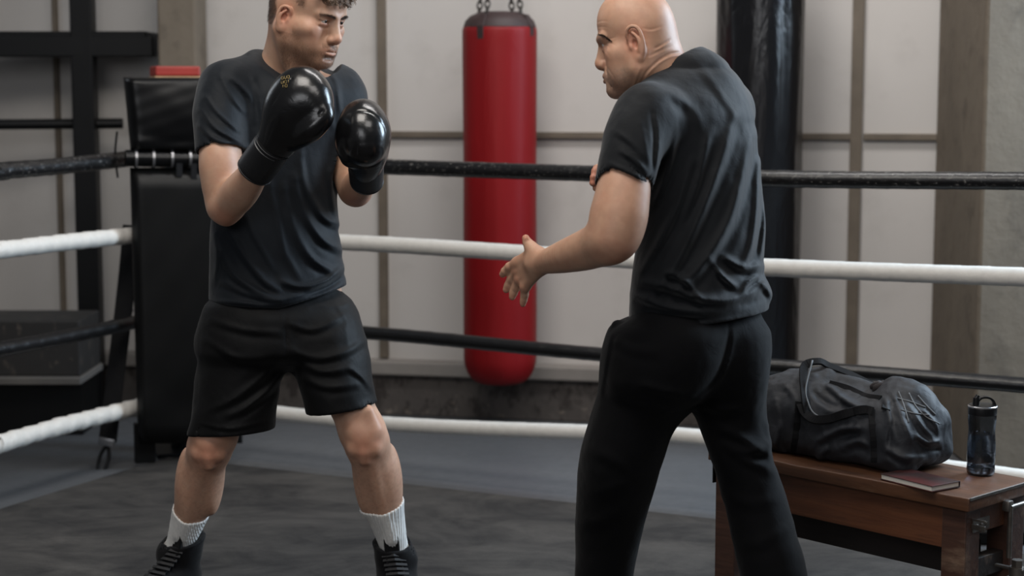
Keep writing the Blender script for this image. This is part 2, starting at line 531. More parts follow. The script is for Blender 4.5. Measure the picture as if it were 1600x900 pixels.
def setting():
    bm = bmesh.new(); add_box(bm, (0, 4.5, -.05), (16, 16, .1))
    tag(obj('floor', bm, m_floor(), smooth=False), kind='structure')
    # back wall
    bm = bmesh.new(); c = WALL_P + WALL_X * .6 + WALL_N * .1 + V(0, 0, 2.1)
    add_box(bm, c, (14, .2, 4.2), WALL_RM)
    tag(obj('wall_back', bm, m_wall(), smooth=False), kind='structure')
    # plinth and ledge at the foot of the wall
    bm = bmesh.new(); c = WALL_P + WALL_X * .6 - WALL_N * .02 + V(0, 0, .0875)
    add_box(bm, c, (14, .06, .173), WALL_RM, .004); tag(obj('baseboard_back', bm, m_plinth(), smooth=False), kind='structure')
    bm = bmesh.new(); c = WALL_P + WALL_X * .6 - WALL_N * .035 + V(0, 0, .205)
    add_box(bm, c, (14, .09, .06), WALL_RM, .008); tag(obj('trim_1', bm, M_LEDGE, smooth=False), kind='structure')
    # steel profiles dividing the wall
    k = 2
    for (px, w, pb) in ((598, .036, 600), (1340, .046, 1334), (90, .02, 90)):
        a = wall_pt(px, 100); bm = bmesh.new()
        add_box(bm, a * V(1, 1, 0) - WALL_N * .012 + V(0, 0, 2.22), (w, .03, 3.96), WALL_RM, .003)
        tag(obj('trim_%d' % k, bm, M_STRIP, smooth=False), kind='structure'); k += 1
    a, b = wall_pt(606, 210), wall_pt(1470, 214); bm = bmesh.new()
    zc = (a[2] + b[2]) / 2
    for p, q in ((wall_pt(606, 210), wall_pt(1331, 213)), (wall_pt(1349, 213), wall_pt(1470, 214))):
        m = (p + q) / 2; L = np.linalg.norm((q - p)[:2])
        add_box(bm, (m[0] - WALL_N[0] * .01, m[1] - WALL_N[1] * .01, zc), (L, .026, .026), WALL_RM, .003)
    tag(obj('trim_%d' % k, bm, M_STRIP, smooth=False), kind='structure'); k += 1
    # concrete pillars
    mp = m_concrete('stained_concrete', srgb(90, 81, 70), srgb(116, 105, 91), srgb(66, 58, 49))
    bm = bmesh.new(); a = at(1533, 300, 6.15)
    add_box(bm, (a[0] + .32, a[1] + .34, 2.1), (.64, .68, 4.2), None, .012)
    tag(obj('column_right', bm, mp, smooth=False), kind='structure')
    bm = bmesh.new(); a = at(246, 60, 7.12); b = at(306, 60, 7.12)
    add_box(bm, ((a[0] + b[0]) / 2, 7.25, 2.1), (b[0] - a[0], .26, 4.2), None, .01)
    tag(obj('column_left', bm, mp, smooth=False), kind='structure')
    # overhead steel the bags hang from
    bm = bmesh.new()
    add_box(bm, (0.4, 6.83, 3.46), (7.4, .1, .012), WALL_RM); add_box(bm, (0.4, 6.83, 3.34), (7.4, .1, .012), WALL_RM)
    add_box(bm, (0.4, 6.83, 3.40), (7.4, .012, .12), WALL_RM)
    tag(obj('beam_back', bm, M_STRIP, smooth=False), kind='structure')
    # canvas of the ring: inside the ropes
    e = CORNER + RB_T * .05 + RL_T * .16; P = [e, e + RB_T * 6.0, e + RB_T * 6.0 + RL_T * 7.0, e + RL_T * 7.0]
    bm = bmesh.new(); vs = [bm.verts.new((p[0], p[1], .003)) for p in P]; f = bm.faces.new(vs)
    r = bmesh.ops.extrude_face_region(bm, geom=[f]); bmesh.ops.translate(bm, vec=(0, 0, .014), verts=[v for v in r['geom'] if isinstance(v, bmesh.types.BMVert)])
    bmesh.ops.bevel(bm, geom=[x for x in bm.edges if all(abs(v.co.z - .017) < 1e-4 for v in x.verts)], offset=.008, segments=3, affect='EDGES')
    o = obj('ring_canvas', bm, m_canvas(), smooth=False)
    tag(o, 'worn dark grey canvas mat covering the boxing ring floor inside the ropes', 'mat')

setting()

# ------------------------------------------------------------------ ring ropes
def m_rope(name, base, lo, scr, rough):
    t = NT(name)
    n = t.noise(40, 5, .65); w = t.noise(150, 4, .7, t.coord((.35, 1, 1)))
    c = t.mix(n, lo, base)
    if scr: c = t.mix(t.ramp(w, [(.60, 0), (.68, scr * .6)]), c, srgb(196, 192, 186))
    t.color(c); t.set('Roughness', rough); t.bump(n, .35, .004)
    return t.m
M_RB = m_rope('black_rope_wrap', srgb(18, 18, 20), srgb(8, 8, 9), 0, .32)
M_RBW = m_rope('scuffed_black_rope_wrap', srgb(17, 17, 19), srgb(8, 8, 9), .65, .32)
M_RW = m_rope('white_rope_wrap', srgb(226, 223, 217), srgb(200, 196, 190), 0, .55)

def rope(label, pts, r, m, pitch, amp, seed, up=(0, 0, 1)):
    """wrapped rope: a tube with a shallow spiral of tape edges and small lumps"""
    P = spline(pts, 24); P = np.array(P)
    L = np.concatenate([[0], np.cumsum(np.linalg.norm(np.diff(P, axis=0), axis=1))])
    n = int(L[-1] / .009) ; s = np.linspace(0, L[-1], n)
    P = np.stack([np.interp(s, L, P[:, i]) for i in range(3)], 1)
    fr = frames(P); rg = np.random.default_rng(seed); seg = 20
    lump = np.interp(s, np.linspace(0, L[-1], int(L[-1] / .05) + 2), rg.uniform(-1, 1, int(L[-1] / .05) + 2))
    bm = bmesh.new(); rings = []
    for i, (p, t, nn, b) in enumerate(fr):
        ring = []
        for k in range(seg):
            a = 2 * PI * k / seg
            ph = (s[i] / pitch + k / seg) % 1.0
            rr = r * (1 + amp * (ph - .5) + .35 * amp * lump[i])
            ring.append(bm.verts.new(p + nn * (rr * math.cos(a)) + b * (rr * math.sin(a))))
        rings.append(ring)
    for A, B in zip(rings, rings[1:]):
        for k in range(seg): bm.faces.new((A[k], A[(k + 1) % seg], B[(k + 1) % seg], B[k]))
    bm.faces.new(rings[0]); bm.faces.new(rings[-1])
    return tag(obj('ring_rope', bm, m, smooth=True, sharp=50), label, 'rope', 'ropes of the boxing ring')

def ropes():
    ends = []
    B = [((311, 251), (340, 252), (610, 261), (920, 271), (1250, 280), (1600, 283), (1800, 287), .0275, M_RBW, 'top black ring rope of the long back side behind both men'),
         ((311, 369), (340, 371), (600, 382), (960, 405), (1250, 420), (1600, 433), (1800, 441), .0285, M_RW, 'upper white ring rope of the long back side crossing the red bag'),
         ((311, 503), (340, 506), (600, 522), (930, 553), (1250, 575), (1600, 602), (1800, 618), .0240, M_RB, 'lower black ring rope of the long back side above the duffel bag'),
         ((311, 630), (340, 634), (600, 662), (930, 676), (1090, 683), (1600, 747), (1800, 774), .0265, M_RW, 'lowest white ring rope of the long back side behind the bench')]
    for i, q in enumerate(B):
        pts = [rope_back_pt(*p) for p in q[:7]]; e_ = pts[-1] + RB_T * 2.4; e_[2] = pts[-1][2] * .4 + pts[0][2] * .6; pts.append(e_)
        rope(q[9], pts, q[7], q[8], .09, .035, 3 + i)
    Lf = [((262, 241), (110, 258), (0, 267), (-150, 279), .0285, M_RBW, 'top black ring rope running left from the padded corner'),
          ((262, 362), (110, 378), (0, 391), (-150, 408), .0290, M_RW, 'upper white ring rope running left from the padded corner'),
          ((262, 492), (110, 525), (0, 546), (-150, 574), .0250, M_RB, 'lower black ring rope running left from the padded corner'),
          ((262, 625), (110, 662), (0, 693), (-150, 733), .0300, M_RW, 'lowest white ring rope running left, with bumpy wrapping')]
    for i, q in enumerate(Lf):
        pts = [rope_left_pt(*p) for p in q[:4]]; e_ = pts[-1] + RL_T * 4.2; e_[2] = pts[-1][2]; pts.append(e_)
        rope(q[6], pts, q[4], q[5], .075, (.06, .08, .05, .16)[i], 23 + i)
ropes()

# ------------------------------------------------------------------ padded corner
M_VINYL = simple('black_vinyl', srgb(8, 8, 9), .32, var=.25, scale=6, bump=.03, bscale=14, spec=.3)
M_VINYL2 = simple('dull_black_vinyl', srgb(10, 10, 10), .42, var=.25, scale=4, bump=.03, bscale=9, spec=.25)
M_BLACKMETAL = simple('black_painted_steel', srgb(8, 8, 9), .45, var=.2, scale=9, bump=.06, bscale=60, spec=.25)
M_WEB = simple('black_webbing', srgb(20, 20, 22), .8, var=.2, scale=40, bump=.4, bscale=600, spec=.2)
M_STEEL = simple('dull_steel', srgb(150, 150, 152), .35, .9, var=.12, scale=30)
M_RED = simple('red_painted_cap', srgb(150, 44, 34), .5, var=.15, scale=10)
M_TAN = simple('bare_plywood_edge', srgb(170, 136, 100), .7, var=.15, scale=30)

def corner():
    d = nrm(RB_T + RL_T)                            # towards the ring's middle
    root = thing('ring_post', 'black steel corner post of the ring with a red cap behind the black pad', 'post', CORNER)
    R = Matrix(basis(-d, (0, 0, 1)).tolist()); CZ = rope_back_pt(284, 119)[2]
    bm = bmesh.new(); add_tube(bm, [(0, 0, .01), (0, 0, CZ - .015)], .045, 24); obj('post', bm, M_BLACKMETAL, root, True, 40)
    bm = bmesh.new(); add_box(bm, (0, 0, .009), (.22, .22, .016), R, .003); obj('base_plate', bm, M_BLACKMETAL, root, False)
    bm = bmesh.new(); add_box(bm, (.0, 0, CZ + .018), (.165, .16, .036), R, .006, mi=0); add_box(bm, (0, 0, CZ - .010), (.172, .165, .018), R, .003, mi=1)
    o = obj('cap', bm, [M_RED, M_TAN], root, False); o['label'] = 'red cap on a bare wooden edge'
    for k, (px, py) in enumerate(((290, 249), (290, 368), (290, 502), (290, 628))):
        z = rope_back_pt(px, py)[2]; bm = bmesh.new()
        add_tube(bm, [(0, 0, z - .03), (0, 0, z + .03)], .053, 24)
        for t_ in (RB_T, RL_T): add_tube(bm, [V(0, 0, z) + t_ * .05, V(0, 0, z) + t_ * .072], .012, 12)
        obj('rope_clamp', bm, M_STEEL if k == 0 else M_BLACKMETAL, root, True, 40)
    # the pad: a separate thing strapped to the post
    C = CORNER + d * .24
    pr = thing('corner_pad', 'tall black vinyl pad strapped to the ring corner, split by the top rope', 'pad', (C[0], C[1], 0))
    side = V(R[0][0], R[1][0], 0); n = -d
    pl_n = V(d[0], d[1], 0)
    def pp(px, py, out=0.0): return on_plane(px, py, C + d * (.05 + out), pl_n)
    def pad(name, xs_, y0, y1, th, m, puff, seed):
        """cushion: corners seen at the given rows, puffed front, rounded edge"""
        a = pp(xs_[0], y0); b = pp(xs_[1], y0); c = pp(xs_[2], y1); dd = pp(xs_[3], y1)
        N = 26; rg = np.random.default_rng(seed); bm = bmesh.new(); fr, bk = [], []
        for j in range(N + 1):
            v = j / N; rf, rb = [], []
            for i in range(N + 1):
                u = i / N
                p = (a * (1 - u) + b * u) * (1 - v) + (dd * (1 - u) + c * u) * v
                e = min(u, 1 - u, v * 1.4, (1 - v) * 1.4); q = min(1, e / .07); rnd = math.sqrt(max(0, 1 - (1 - q) ** 2))
                wr = .0010 * math.sin(17 * u + 9 * v + seed) * math.sin(23 * v + 2) + .006 * math.exp(-((v - .86) / .05) ** 2) * math.sin(9 * u + 1)
                rf.append(bm.verts.new(Vector(p - C * V(1, 1, 0)) + Vector(d) * (th * (.25 + .75 * rnd) + puff * math.sin(PI * u) * math.sin(PI * v) + wr * rnd)))
                rb.append(bm.verts.new(Vector(p - C * V(1, 1, 0)) - Vector(d) * (th * (.1 + .5 * rnd))))
            fr.append(rf); bk.append(rb)
        for j in range(N):
            for i in range(N):
                bm.faces.new((fr[j][i], fr[j][i + 1], fr[j + 1][i + 1], fr[j + 1][i]))
                bm.faces.new((bk[j][i], bk[j + 1][i], bk[j + 1][i + 1], bk[j][i + 1]))
        for i in range(N):
            bm.faces.new((fr[0][i], bk[0][i], bk[0][i + 1], fr[0][i + 1])); bm.faces.new((fr[N][i], fr[N][i + 1], bk[N][i + 1], bk[N][i]))
            bm.faces.new((fr[i][0], fr[i + 1][0], bk[i + 1][0], bk[i][0])); bm.faces.new((fr[i][N], bk[i][N], bk[i + 1][N], fr[i + 1][N]))
        return obj(name, bm, m, pr, True)
    pad('upper_pad', (193, 384, 382, 204), 121, 236, .05, M_VINYL, .016, 1)
    pad('lower_pad', (203, 384, 378, 216), 262, 692, .045, M_VINYL2, .012, 2)
    # wrapped rope end and its silver rings between the two cushions
    bm = bmesh.new(); a, b = pp(196, 247, .02), pp(384, 251, .02); C0 = V(C[0], C[1], 0)
    add_tube(bm, [a - C0, (a + b) / 2 - C0, b - C0], .03, 20); obj('wrapped_tie', bm, M_VINYL, pr, True, 50)
    for px in (212, 239, 268, 296, 326):
        p = pp(px, 248, .02) - C0; bm = bmesh.new(); tdir = nrm(b - a)
        add_tube(bm, [p - tdir * .004, p + tdir * .004], .0345, 20)
        obj('tie_ring', bm, M_STEEL, pr, True, 50)
    for px, y1 in ((280, 276), (303, 280)):
        p, q = pp(px, 255, .045) - C0, pp(px, y1, .045) - C0; bm = bmesh.new()
        add_tube(bm, [p, q], 0, flat=(.022, .004), normal=d); obj('hanging_tab', bm, M_WEB, pr, False)
    # foot of the pad's back board, seen under the left end
    bm = bmesh.new(); p, q = pp(226, 660, -.05) - C0, pp(226, 724, -.05) - C0
    add_box(bm, ((p[0] + q[0]) / 2, (p[1] + q[1]) / 2, (p[2] + .02) / 2), (.075, .03, p[2] - .02), R, .004); obj('back_board', bm, M_BLACKMETAL, pr, False)
    # long webbing strap hanging from the second rope to the floor, with a snap hook
    A = rope_left_pt(206, 352); A[2] -= .0; S = [on_plane(px, py, CORNER + RL_N * -.08, RL_N) for px, py in ((206, 352), (198, 440), (184, 560), (168, 690))]
    st = thing('webbing_strap', 'black webbing strap hanging slanted from the ropes left of the corner pad', 'strap', (S[0][0], S[0][1], 0))
    O = V(S[0][0], S[0][1], 0); bm = bmesh.new()
    add_tube(bm, [p - O for p in spline(S, 6)], 0, flat=(.066, .005), normal=(0, -1, 0)); obj('webbing', bm, M_WEB, st, False)
    e = S[-1] - O; bm = bmesh.new(); add_box(bm, e + V(-.002, -.004, .0), (.06, .016, .03), (0, .2, 0), .004); obj('buckle', bm, M_STEEL, st, True, 40)
    bm = bmesh.new(); add_box(bm, on_plane(202, 485, CORNER + RL_N * -.085, RL_N) - O, (.03, .012, .012), None, .003); obj('keeper', bm, M_STEEL, st, True, 40)
    g = on_plane(157, 742, CORNER + RL_N * -.08, RL_N) - O; bm = bmesh.new()
    h = e + V(-.004, 0, -.02); m = (h + g) / 2
    loop = [m + V(.017 * math.cos(t), 0, 0) + (h - g) * .5 * math.sin(t) for t in np.linspace(0, 2 * PI, 25)[:-1]]
    add_tube(bm, loop, .007, 10, closed=True); obj('snap_hook', bm, M_BLACKMETAL, st, True)
    # thin cord hanging at the top rope
    q = [rope_left_pt(186, 205), rope_left_pt(183, 240), rope_left_pt(187, 277)]
    bm = bmesh.new(); q = [p + V(0, -.03, 0) for p in q]; add_tube(bm, spline(q, 6), .004, 8)
    tag(obj('cord', bm, M_WEB), 'thin black cord dangling by the top rope left of the corner pad', 'cord')
corner()

# ------------------------------------------------------------------ steel rack and low cabinet by the wall at the left
def rack():
    D = 7.28
    root = thing('steel_rack', 'black steel rack of one upright and two cross beams at the left wall', 'rack', tuple(at(137, 300, D)[:2]) + (0,))
    O = V(root.location.x, root.location.y, 0)
    p = at(137, 300, D); w = 34 / F * D
    bm = bmesh.new(); add_box(bm, V(p[0], p[1], 1.55) - O, (w, .09, 3.1), None, .006); obj('upright', bm, M_BLACKMETAL, root, False)
    bm = bmesh.new(); add_box(bm, V(p[0], p[1], .006) - O, (.2, .2, .012), None, .002); obj('foot_plate', bm, M_BLACKMETAL, root, False)
    a, b, c = at(-190, 70, D), at(0, 72, D), at(243, 76, D + .02)
    bm = bmesh.new(); L = c - a; R = Matrix(basis((-L[1], L[0], 0), (0, 0, 1)).tolist())
    add_box(bm, (a + c) / 2 - O + V(0, .0, 0), (np.linalg.norm(L[:2]), .12, 32 / F * D), R, .006); obj('beam', bm, M_BLACKMETAL, root, False)
    a, c = at(-190, 196, D - .06), at(192, 193, D + .03)
    bm = bmesh.new(); add_tube(bm, [a - O, c - O], .022, 16); obj('rail', bm, M_BLACKMETAL, root, True, 40)
    # board added on the beam, back to the wall, to throw soft shade below
    a, c = at(-190, 66, D + .06), at(240, 66, D + .12)
    bm = bmesh.new(); add_box(bm, V((a[0] + c[0]) / 2, D + .11, a[2] + .03) - O, (c[0] - a[0], .30, .025), None, .004); obj('shade_board', bm, M_BLACKMETAL, root, False)
    bm = bmesh.new(); q = at(-175, 300, D); add_box(bm, V(q[0], q[1], 1.55) - O, (w, .09, 3.1), None, .006); obj('upright', bm, M_BLACKMETAL, root, False)
rack()

def cabinet():
    t = NT('scuffed_dark_laminate'); n = t.noise(9, 5, .65); n2 = t.noise(22, 4, .6, t.coord((1, 1, .7)))
    c = t.mix(n, srgb(26, 24, 23), srgb(40, 37, 35)); c = t.mix(t.ramp(n2, [(.60, 0), (.70, .4)]), c, srgb(104, 92, 82)); t.color(c); t.set('Roughness', .7); md = t.m
    D = 6.72; a, b = at(-220, 540, D), at(121, 540, D)
    root = thing('low_cabinet', 'low dark scuffed cabinet with a pale ledge by the left wall behind the ropes', 'cabinet', ((a[0] + b[0]) / 2, D + .2, 0))
    W = b[0] - a[0]; O = V(root.location.x, root.location.y, 0)
    zt = at(60, 503, D)[2]; zl = at(60, 590, D)[2]
    bm = bmesh.new(); add_box(bm, (0, 0, (zt + zl) / 2), (W, .34, zt - zl), None, .006); obj('body', bm, md, root, False)
    bm = bmesh.new(); add_box(bm, (0, -.02, zl - .014), (W + .02, .38, .028), None, .004); obj('ledge', bm, simple('dull_grey_edge', srgb(92, 88, 84), .75, var=.15, scale=8), root, False)
    bm = bmesh.new(); add_box(bm, (0, .03, (zl - .03) / 2 + .0005), (W - .02, .28, zl - .031), None, .003); obj('plinth', bm, M_VINYL2, root, False)
cabinet()

# ------------------------------------------------------------------ punching bags
def m_bag(name, a, b, rough, wr):
    t = NT(name)
    n = t.noise(5, 5, .6, t.coord((1, 1, .35))); n2 = t.noise(9, 4, .6, t.coord((1, 1, .25)), .8)
    t.color(t.mix(n, a, b)); t.set('Roughness', rough); t.set('Specular IOR Level', .3 if rough > .4 else .5); t.bump(n2, wr, .02); t.bump(t.noise(300, 2), .06, .002)
    return t.m

def chain_links(bm, a, b, link=.034, r=.0035):
    a, b = np.asarray(a, float), np.asarray(b, float); L = np.linalg.norm(b - a); n = max(2, int(L / (link * .74))); d = (b - a) / L
    s = nrm(np.cross(d, (0.3, .9, .1))); s2 = np.cross(d, s)
    for i in range(n):
        c = a + d * (L * (i + .5) / n); e = s if i % 2 else s2
        loop = [c + d * (link / 2 * math.cos(t)) + e * (link * .30 * math.sin(t)) for t in np.linspace(0, 2 * PI, 17)[:-1]]
        add_tube(bm, loop, r, 6, closed=True)

def heavy_bag(name, label, ctr, r, z0, z1, mats, seed, wob, top_z, hook_z):
    root = thing(name, label, 'punching bag', (ctr[0], ctr[1], 0), 0, 'heavy punching bags hanging behind the ropes')
    rg = np.random.default_rng(seed); seg = 72
    H = z1 - z0
    prof = []
    for i in range(15):
        a = i / 14 * PI / 2; prof.append((r * (.52 + .48 * math.sin(a)) if i else 0.001, z0 + .105 * (1 - math.cos(a))))
    for i in range(1, 60):
        prof.append((r, z0 + .105 + (H - .105 - .03) * i / 60))
    for i in range(7):
        a = i / 6 * PI / 2; prof.append((r - .02 * (1 - math.cos(a)), z1 - .03 + .03 * math.sin(a)))
    bm = bmesh.new(); rings = []
    for (rr, z) in prof:
        ring = []
        for k in range(seg):
            a = 2 * PI * k / seg; P = np.array([[math.cos(a) * 2.2, math.sin(a) * 2.2, z * 1.7]])
            w = wob * vnoise(P, 1.1, seed)[0] + wob * .5 * vnoise(P * V(2.2, 2.2, .8), 1.6, seed + 1)[0]
            R = rr * (1 + w * min(1, rr / r * 1.0))
            ring.append(bm.verts.new((R * math.cos(a), R * math.sin(a), z)))
        rings.append(ring)
    for A, B in zip(rings, rings[1:]):
        for k in range(seg): bm.faces.new((A[k], A[(k + 1) % seg], B[(k + 1) % seg], B[k]))
    bm.faces.new(rings[0]); bm.faces.new(rings[-1])
    obj('bag_body', bm, mats[0], root, True)
    bm = bmesh.new(); add_lathe(bm, [(r * .985, z1 - .012), (r * .93, z1 + .012), (r * .80, z1 + .032), (r * .64, top_z - .006), (r * .6, top_z), (.002, top_z)], 64, cap=False)
    obj('top_collar', bm, mats[1], root, True)
    for k in range(4):
        a = PI / 4 + k * PI / 2 + .25; p = (r * .66 * math.cos(a), r * .66 * math.sin(a), top_z - .01)
        bm = bmesh.new(); add_tube(bm, [(r * .985 * math.cos(a), r * .985 * math.sin(a), z1 - .06), (r * 1.0 * math.cos(a), r * 1.0 * math.sin(a), z1 - .01), (r * .84 * math.cos(a), r * .84 * math.sin(a), z1 + .034), p], 0, flat=(.028, .005), normal=(math.cos(a), math.sin(a), .4))
        obj('hanging_tab', bm, mats[1], root, False)
        bm = bmesh.new(); chain_links(bm, p, (.012 * math.cos(a), .012 * math.sin(a), hook_z)); obj('chain', bm, M_CHAIN, root, True)
    bm = bmesh.new(); add_tube(bm, [(0, 0, hook_z - .02), (0, 0, 3.335)], .011, 14)
    add_lathe(bm, [(.03, hook_z - .03), (.036, hook_z), (.03, hook_z + .03)], 24); obj('swivel', bm, M_CHAIN, root, True, 40)
    return root
M_CHAIN = simple('dark_chain_steel', srgb(70, 66, 62), .45, .7, var=.2, scale=40)
p = at(781, 300, 6.86)
heavy_bag('punching_bag', 'red leather punching bag on chains between the two men', p, 115 / 2 / F * 6.86, at(781, 597, 6.86)[2], at(781, 38, 6.86)[2],
          (m_bag('red_vinyl', srgb(112, 4, 9), srgb(134, 7, 13), .5, .2), simple('dark_collar', srgb(46, 30, 30), .6)), 4, .018, at(781, 19, 6.86)[2], 2.35)
p = at(1184, 300, 6.62)
heavy_bag('punching_bag', 'tall black leather punching bag hanging right behind the bald man', p, 134 / 2 / F * 6.62, at(1184, 606, 6.62)[2], 1.98,
          (m_bag('black_vinyl_bag', srgb(10, 10, 12), srgb(17, 17, 20), .26, .45), simple('black_collar', srgb(24, 24, 26), .6)), 9, .045, 2.03, 2.75)

# ------------------------------------------------------------------ dark mat beyond the ropes, widened to stand in for shade under the bench
a = at(1500, 846, 5.12)
root = thing('shade_mat', 'black foam floor mat widened to darken the floor behind the right end of the bench', 'mat', (a[0] + .55, a[1] + .4, 0))
bm = bmesh.new(); add_box(bm, (0, 0, .0205), (1.1, .8, .040), None, .008, 3); obj('mat_body', bm, M_VINYL2, root, True, 40)
bm = bmesh.new(); add_tube(bm, [(-.547, -.397, .036), (.547, -.397, .036), (.547, .397, .036), (-.547, .397, .036)], .0045, 8, closed=True); obj('piping', bm, M_VINYL, root, True)
# ------------------------------------------------------------------ bench, bag, book, bottle
def m_wood(name, a, b, c3, rough, ang=0.0):
    t = NT(name)
    v = t.coord((1.2, 16, 16), (0, 0, ang)); n = t.noise(2.2, 7, .6, v, 1.1); n2 = t.noise(1.5, 5, .65, t.coord((1, 2, 2), (0, 0, ang))); n3 = t.noise(70, 3, .6, t.coord((.15, 1, 1), (0, 0, ang)))
    c = t.mix(t.ramp(n, [(.3, 0), (.7, 1)]), a, b); c = t.mix(t.ramp(n2, [(.5, 0), (.78, .7)]), c, c3); c = t.mix(t.ramp(n3, [(.55, 0), (.8, .5)]), c, srgb(30, 20, 15))
    wr = t.ramp(t.noise(5.5, 6, .7, t.coord((.5, 1.6, 1.6), (0, 0, ang))), [(.56, 0), (.70, .45)]); c = t.mix(wr, c, srgb(146, 122, 102))
    t.color(c); t.set('Roughness', rough); t.bump(n, .25, .004); t.bump(n3, .2, .002)
    return t.m
BENCH_H = .45
B_FL, B_FR, B_BR = on_z(1106, 699, BENCH_H), on_z(1514, 779, BENCH_H), on_z(1576, 742, BENCH_H)
BX = nrm((B_FR - B_FL) * V(1, 1, 0)); BY = V(-BX[1], BX[0], 0)
BL = np.linalg.norm(B_FR - B_FL); BW = float((B_BR - B_FR) @ BY)
B_ANG = math.atan2(BX[1], BX[0])
def bench():
    wt = m_wood('worn_brown_wood', srgb(72, 46, 31), srgb(98, 65, 44), srgb(44, 30, 23), .42)
    wd = m_wood('dark_brown_wood', srgb(80, 46, 29), srgb(106, 65, 41), srgb(50, 32, 23), .5)
    wk = m_wood('almost_black_wood', srgb(30, 24, 22), srgb(42, 32, 28), srgb(24, 19, 18), .6)
    wl = m_wood('standing_grain_wood', srgb(56, 36, 29), srgb(80, 53, 41), srgb(38, 27, 23), .5, 0)
    root = thing('wooden_bench', 'worn brown wooden bench with metal fittings in the ring behind the bald man', 'bench', (B_FL[0], B_FL[1], 0), B_ANG)
    L, W, H = BL, BW, BENCH_H; z0 = .018
    bm = bmesh.new(); n = 40                       # top with a worn, dented front edge
    add_box(bm, (L / 2, W / 2, H - .0165), (L, W, .033), None, .0035, 3)
    bmesh.ops.subdivide_edges(bm, edges=[e for e in bm.edges if abs(e.verts[0].co.x - e.verts[1].co.x) > .3], cuts=n, use_grid_fill=True)
    for v in bm.verts:
        if v.co.y < .012 and v.co.z > H - .012:
            q = .5 + .5 * vnoise(np.array([[v.co.x * 14, 1.5, 2]]), 1.0, 3)[0]; v.co.z -= .004 * q * q; v.co.y += .003 * q
    obj('seat_top', bm, wt, root, True, 35)
    def legb(x, y, sx, sy, m): bm = bmesh.new(); add_box(bm, (x, y, (H - .034 + z0) / 2), (sx, sy, H - .034 - z0), None, .003); return obj('leg', bm, m, root, False)
    legb(L - .047, .045, .064, .06, wl); legb(L - .047, W - .045, .064, .06, wl); legb(.047, .045, .064, .06, wl); legb(.047, W - .045, .064, .06, wl)
    bm = bmesh.new(); add_box(bm, (L / 2, .030, H - .034 - .05), (L - .158, .022, .098), None, .002); o = obj('apron', bm, wd, root, False)
    bm = bmesh.new(); add_box(bm, (L / 2, W - .030, H - .034 - .05), (L - .158, .022, .098), None, .002); obj('apron', bm, wd, root, False)
    for x in (.047, L - .047):
        bm = bmesh.new(); add_box(bm, (x, W / 2, H - .034 - .035), (.03, W - .15, .068), None, .002); obj('end_rail', bm, wd, root, False)
    bm = bmesh.new(); add_box(bm, (L / 2, W / 2 + .03, H - .034 - .155), (L - .158, .03, .09), None, .002); obj('stretcher', bm, wk, root, False)
    for x in (.047, L - .047):
        bm = bmesh.new(); add_box(bm, (x, W / 2, H - .034 - .155), (.03, W - .15, .05), None, .002); obj('end_rail', bm, wk, root, False)
    # fittings on the right end: angle strip, latch bracket, rod with a nut and tube
    ms = simple('tarnished_steel', srgb(112, 106, 100), .4, .8, var=.25, scale=30)
    bm = bmesh.new(); add_box(bm, (L + .0015, W / 2, H - .003), (.003, W - .004, .007), None, .001); obj('edge_strip', bm, ms, root, False)
    bm = bmesh.new(); add_box(bm, (L - .010, .040, H - .075), (.06, .0035, .012), None, .001); add_box(bm, (L - .010, .040, H - .058), (.06, .0035, .006), None, .001)
    add_box(bm, (L - .0135, .075, H - .075), (.0035, .07, .03), None, .001)
    for y in (.055, .075, .095): add_box(bm, (L - .0105, y, H - .075), (.005, .008, .008), None, .002)
    obj('corner_bracket', bm, ms, root, False)
    y1 = W * .56
    bm = bmesh.new(); add_tube(bm, [(L + .012, y1, H - .045), (L + .012, y1, H - .165)], .006, 14); add_tube(bm, [(L + .012, y1, H - .045), (L + .012, W - .02, H - .045)], .006, 14)
    add_box(bm, (L + .005, y1, H - .042), (.02, .022, .026), None, .004)
    obj('latch_rod', bm, ms, root, True, 40)
    bm = bmesh.new(); add_tube(bm, [(L + .03, y1 + .01, .02), (L + .03, y1 + .01, H - .185)], .019, 20); obj('prop_tube', bm, ms, root, True, 40)
    bm = bmesh.new(); add_tube(bm, [(L + .03, y1 + .01, H - .185), (L + .03, y1 + .01, H - .168)], .014, 6); add_box(bm, (L + .012, y1 + .005, H - .19), (.075, .012, .007), None, .002); obj('prop_nut', bm, ms, root, False)
    bm = bmesh.new(); add_tube(bm, [(L - .01, y1 + .01, .22), (L + .03, y1 + .01, .22)], .01, 12); add_tube(bm, [(L - .01, W - .03, .22), (L - .01, y1 + .01, .22)], .01, 12); obj('prop_bracket', bm, ms, root, True, 40)
    # left end: metal strip down the legs' outer face
    bm = bmesh.new(); add_box(bm, (-.002, .035, H - .066), (.004, .022, .064), None, .001); add_box(bm, (-.004, .035, H - .04), (.005, .012, .012), None, .003); obj('end_plate', bm, M_BLACKMETAL, root, False)
bench()
def bpt(u, w, z=BENCH_H):
    p = B_FL + BX * u + BY * w; return V(p[0], p[1], z)
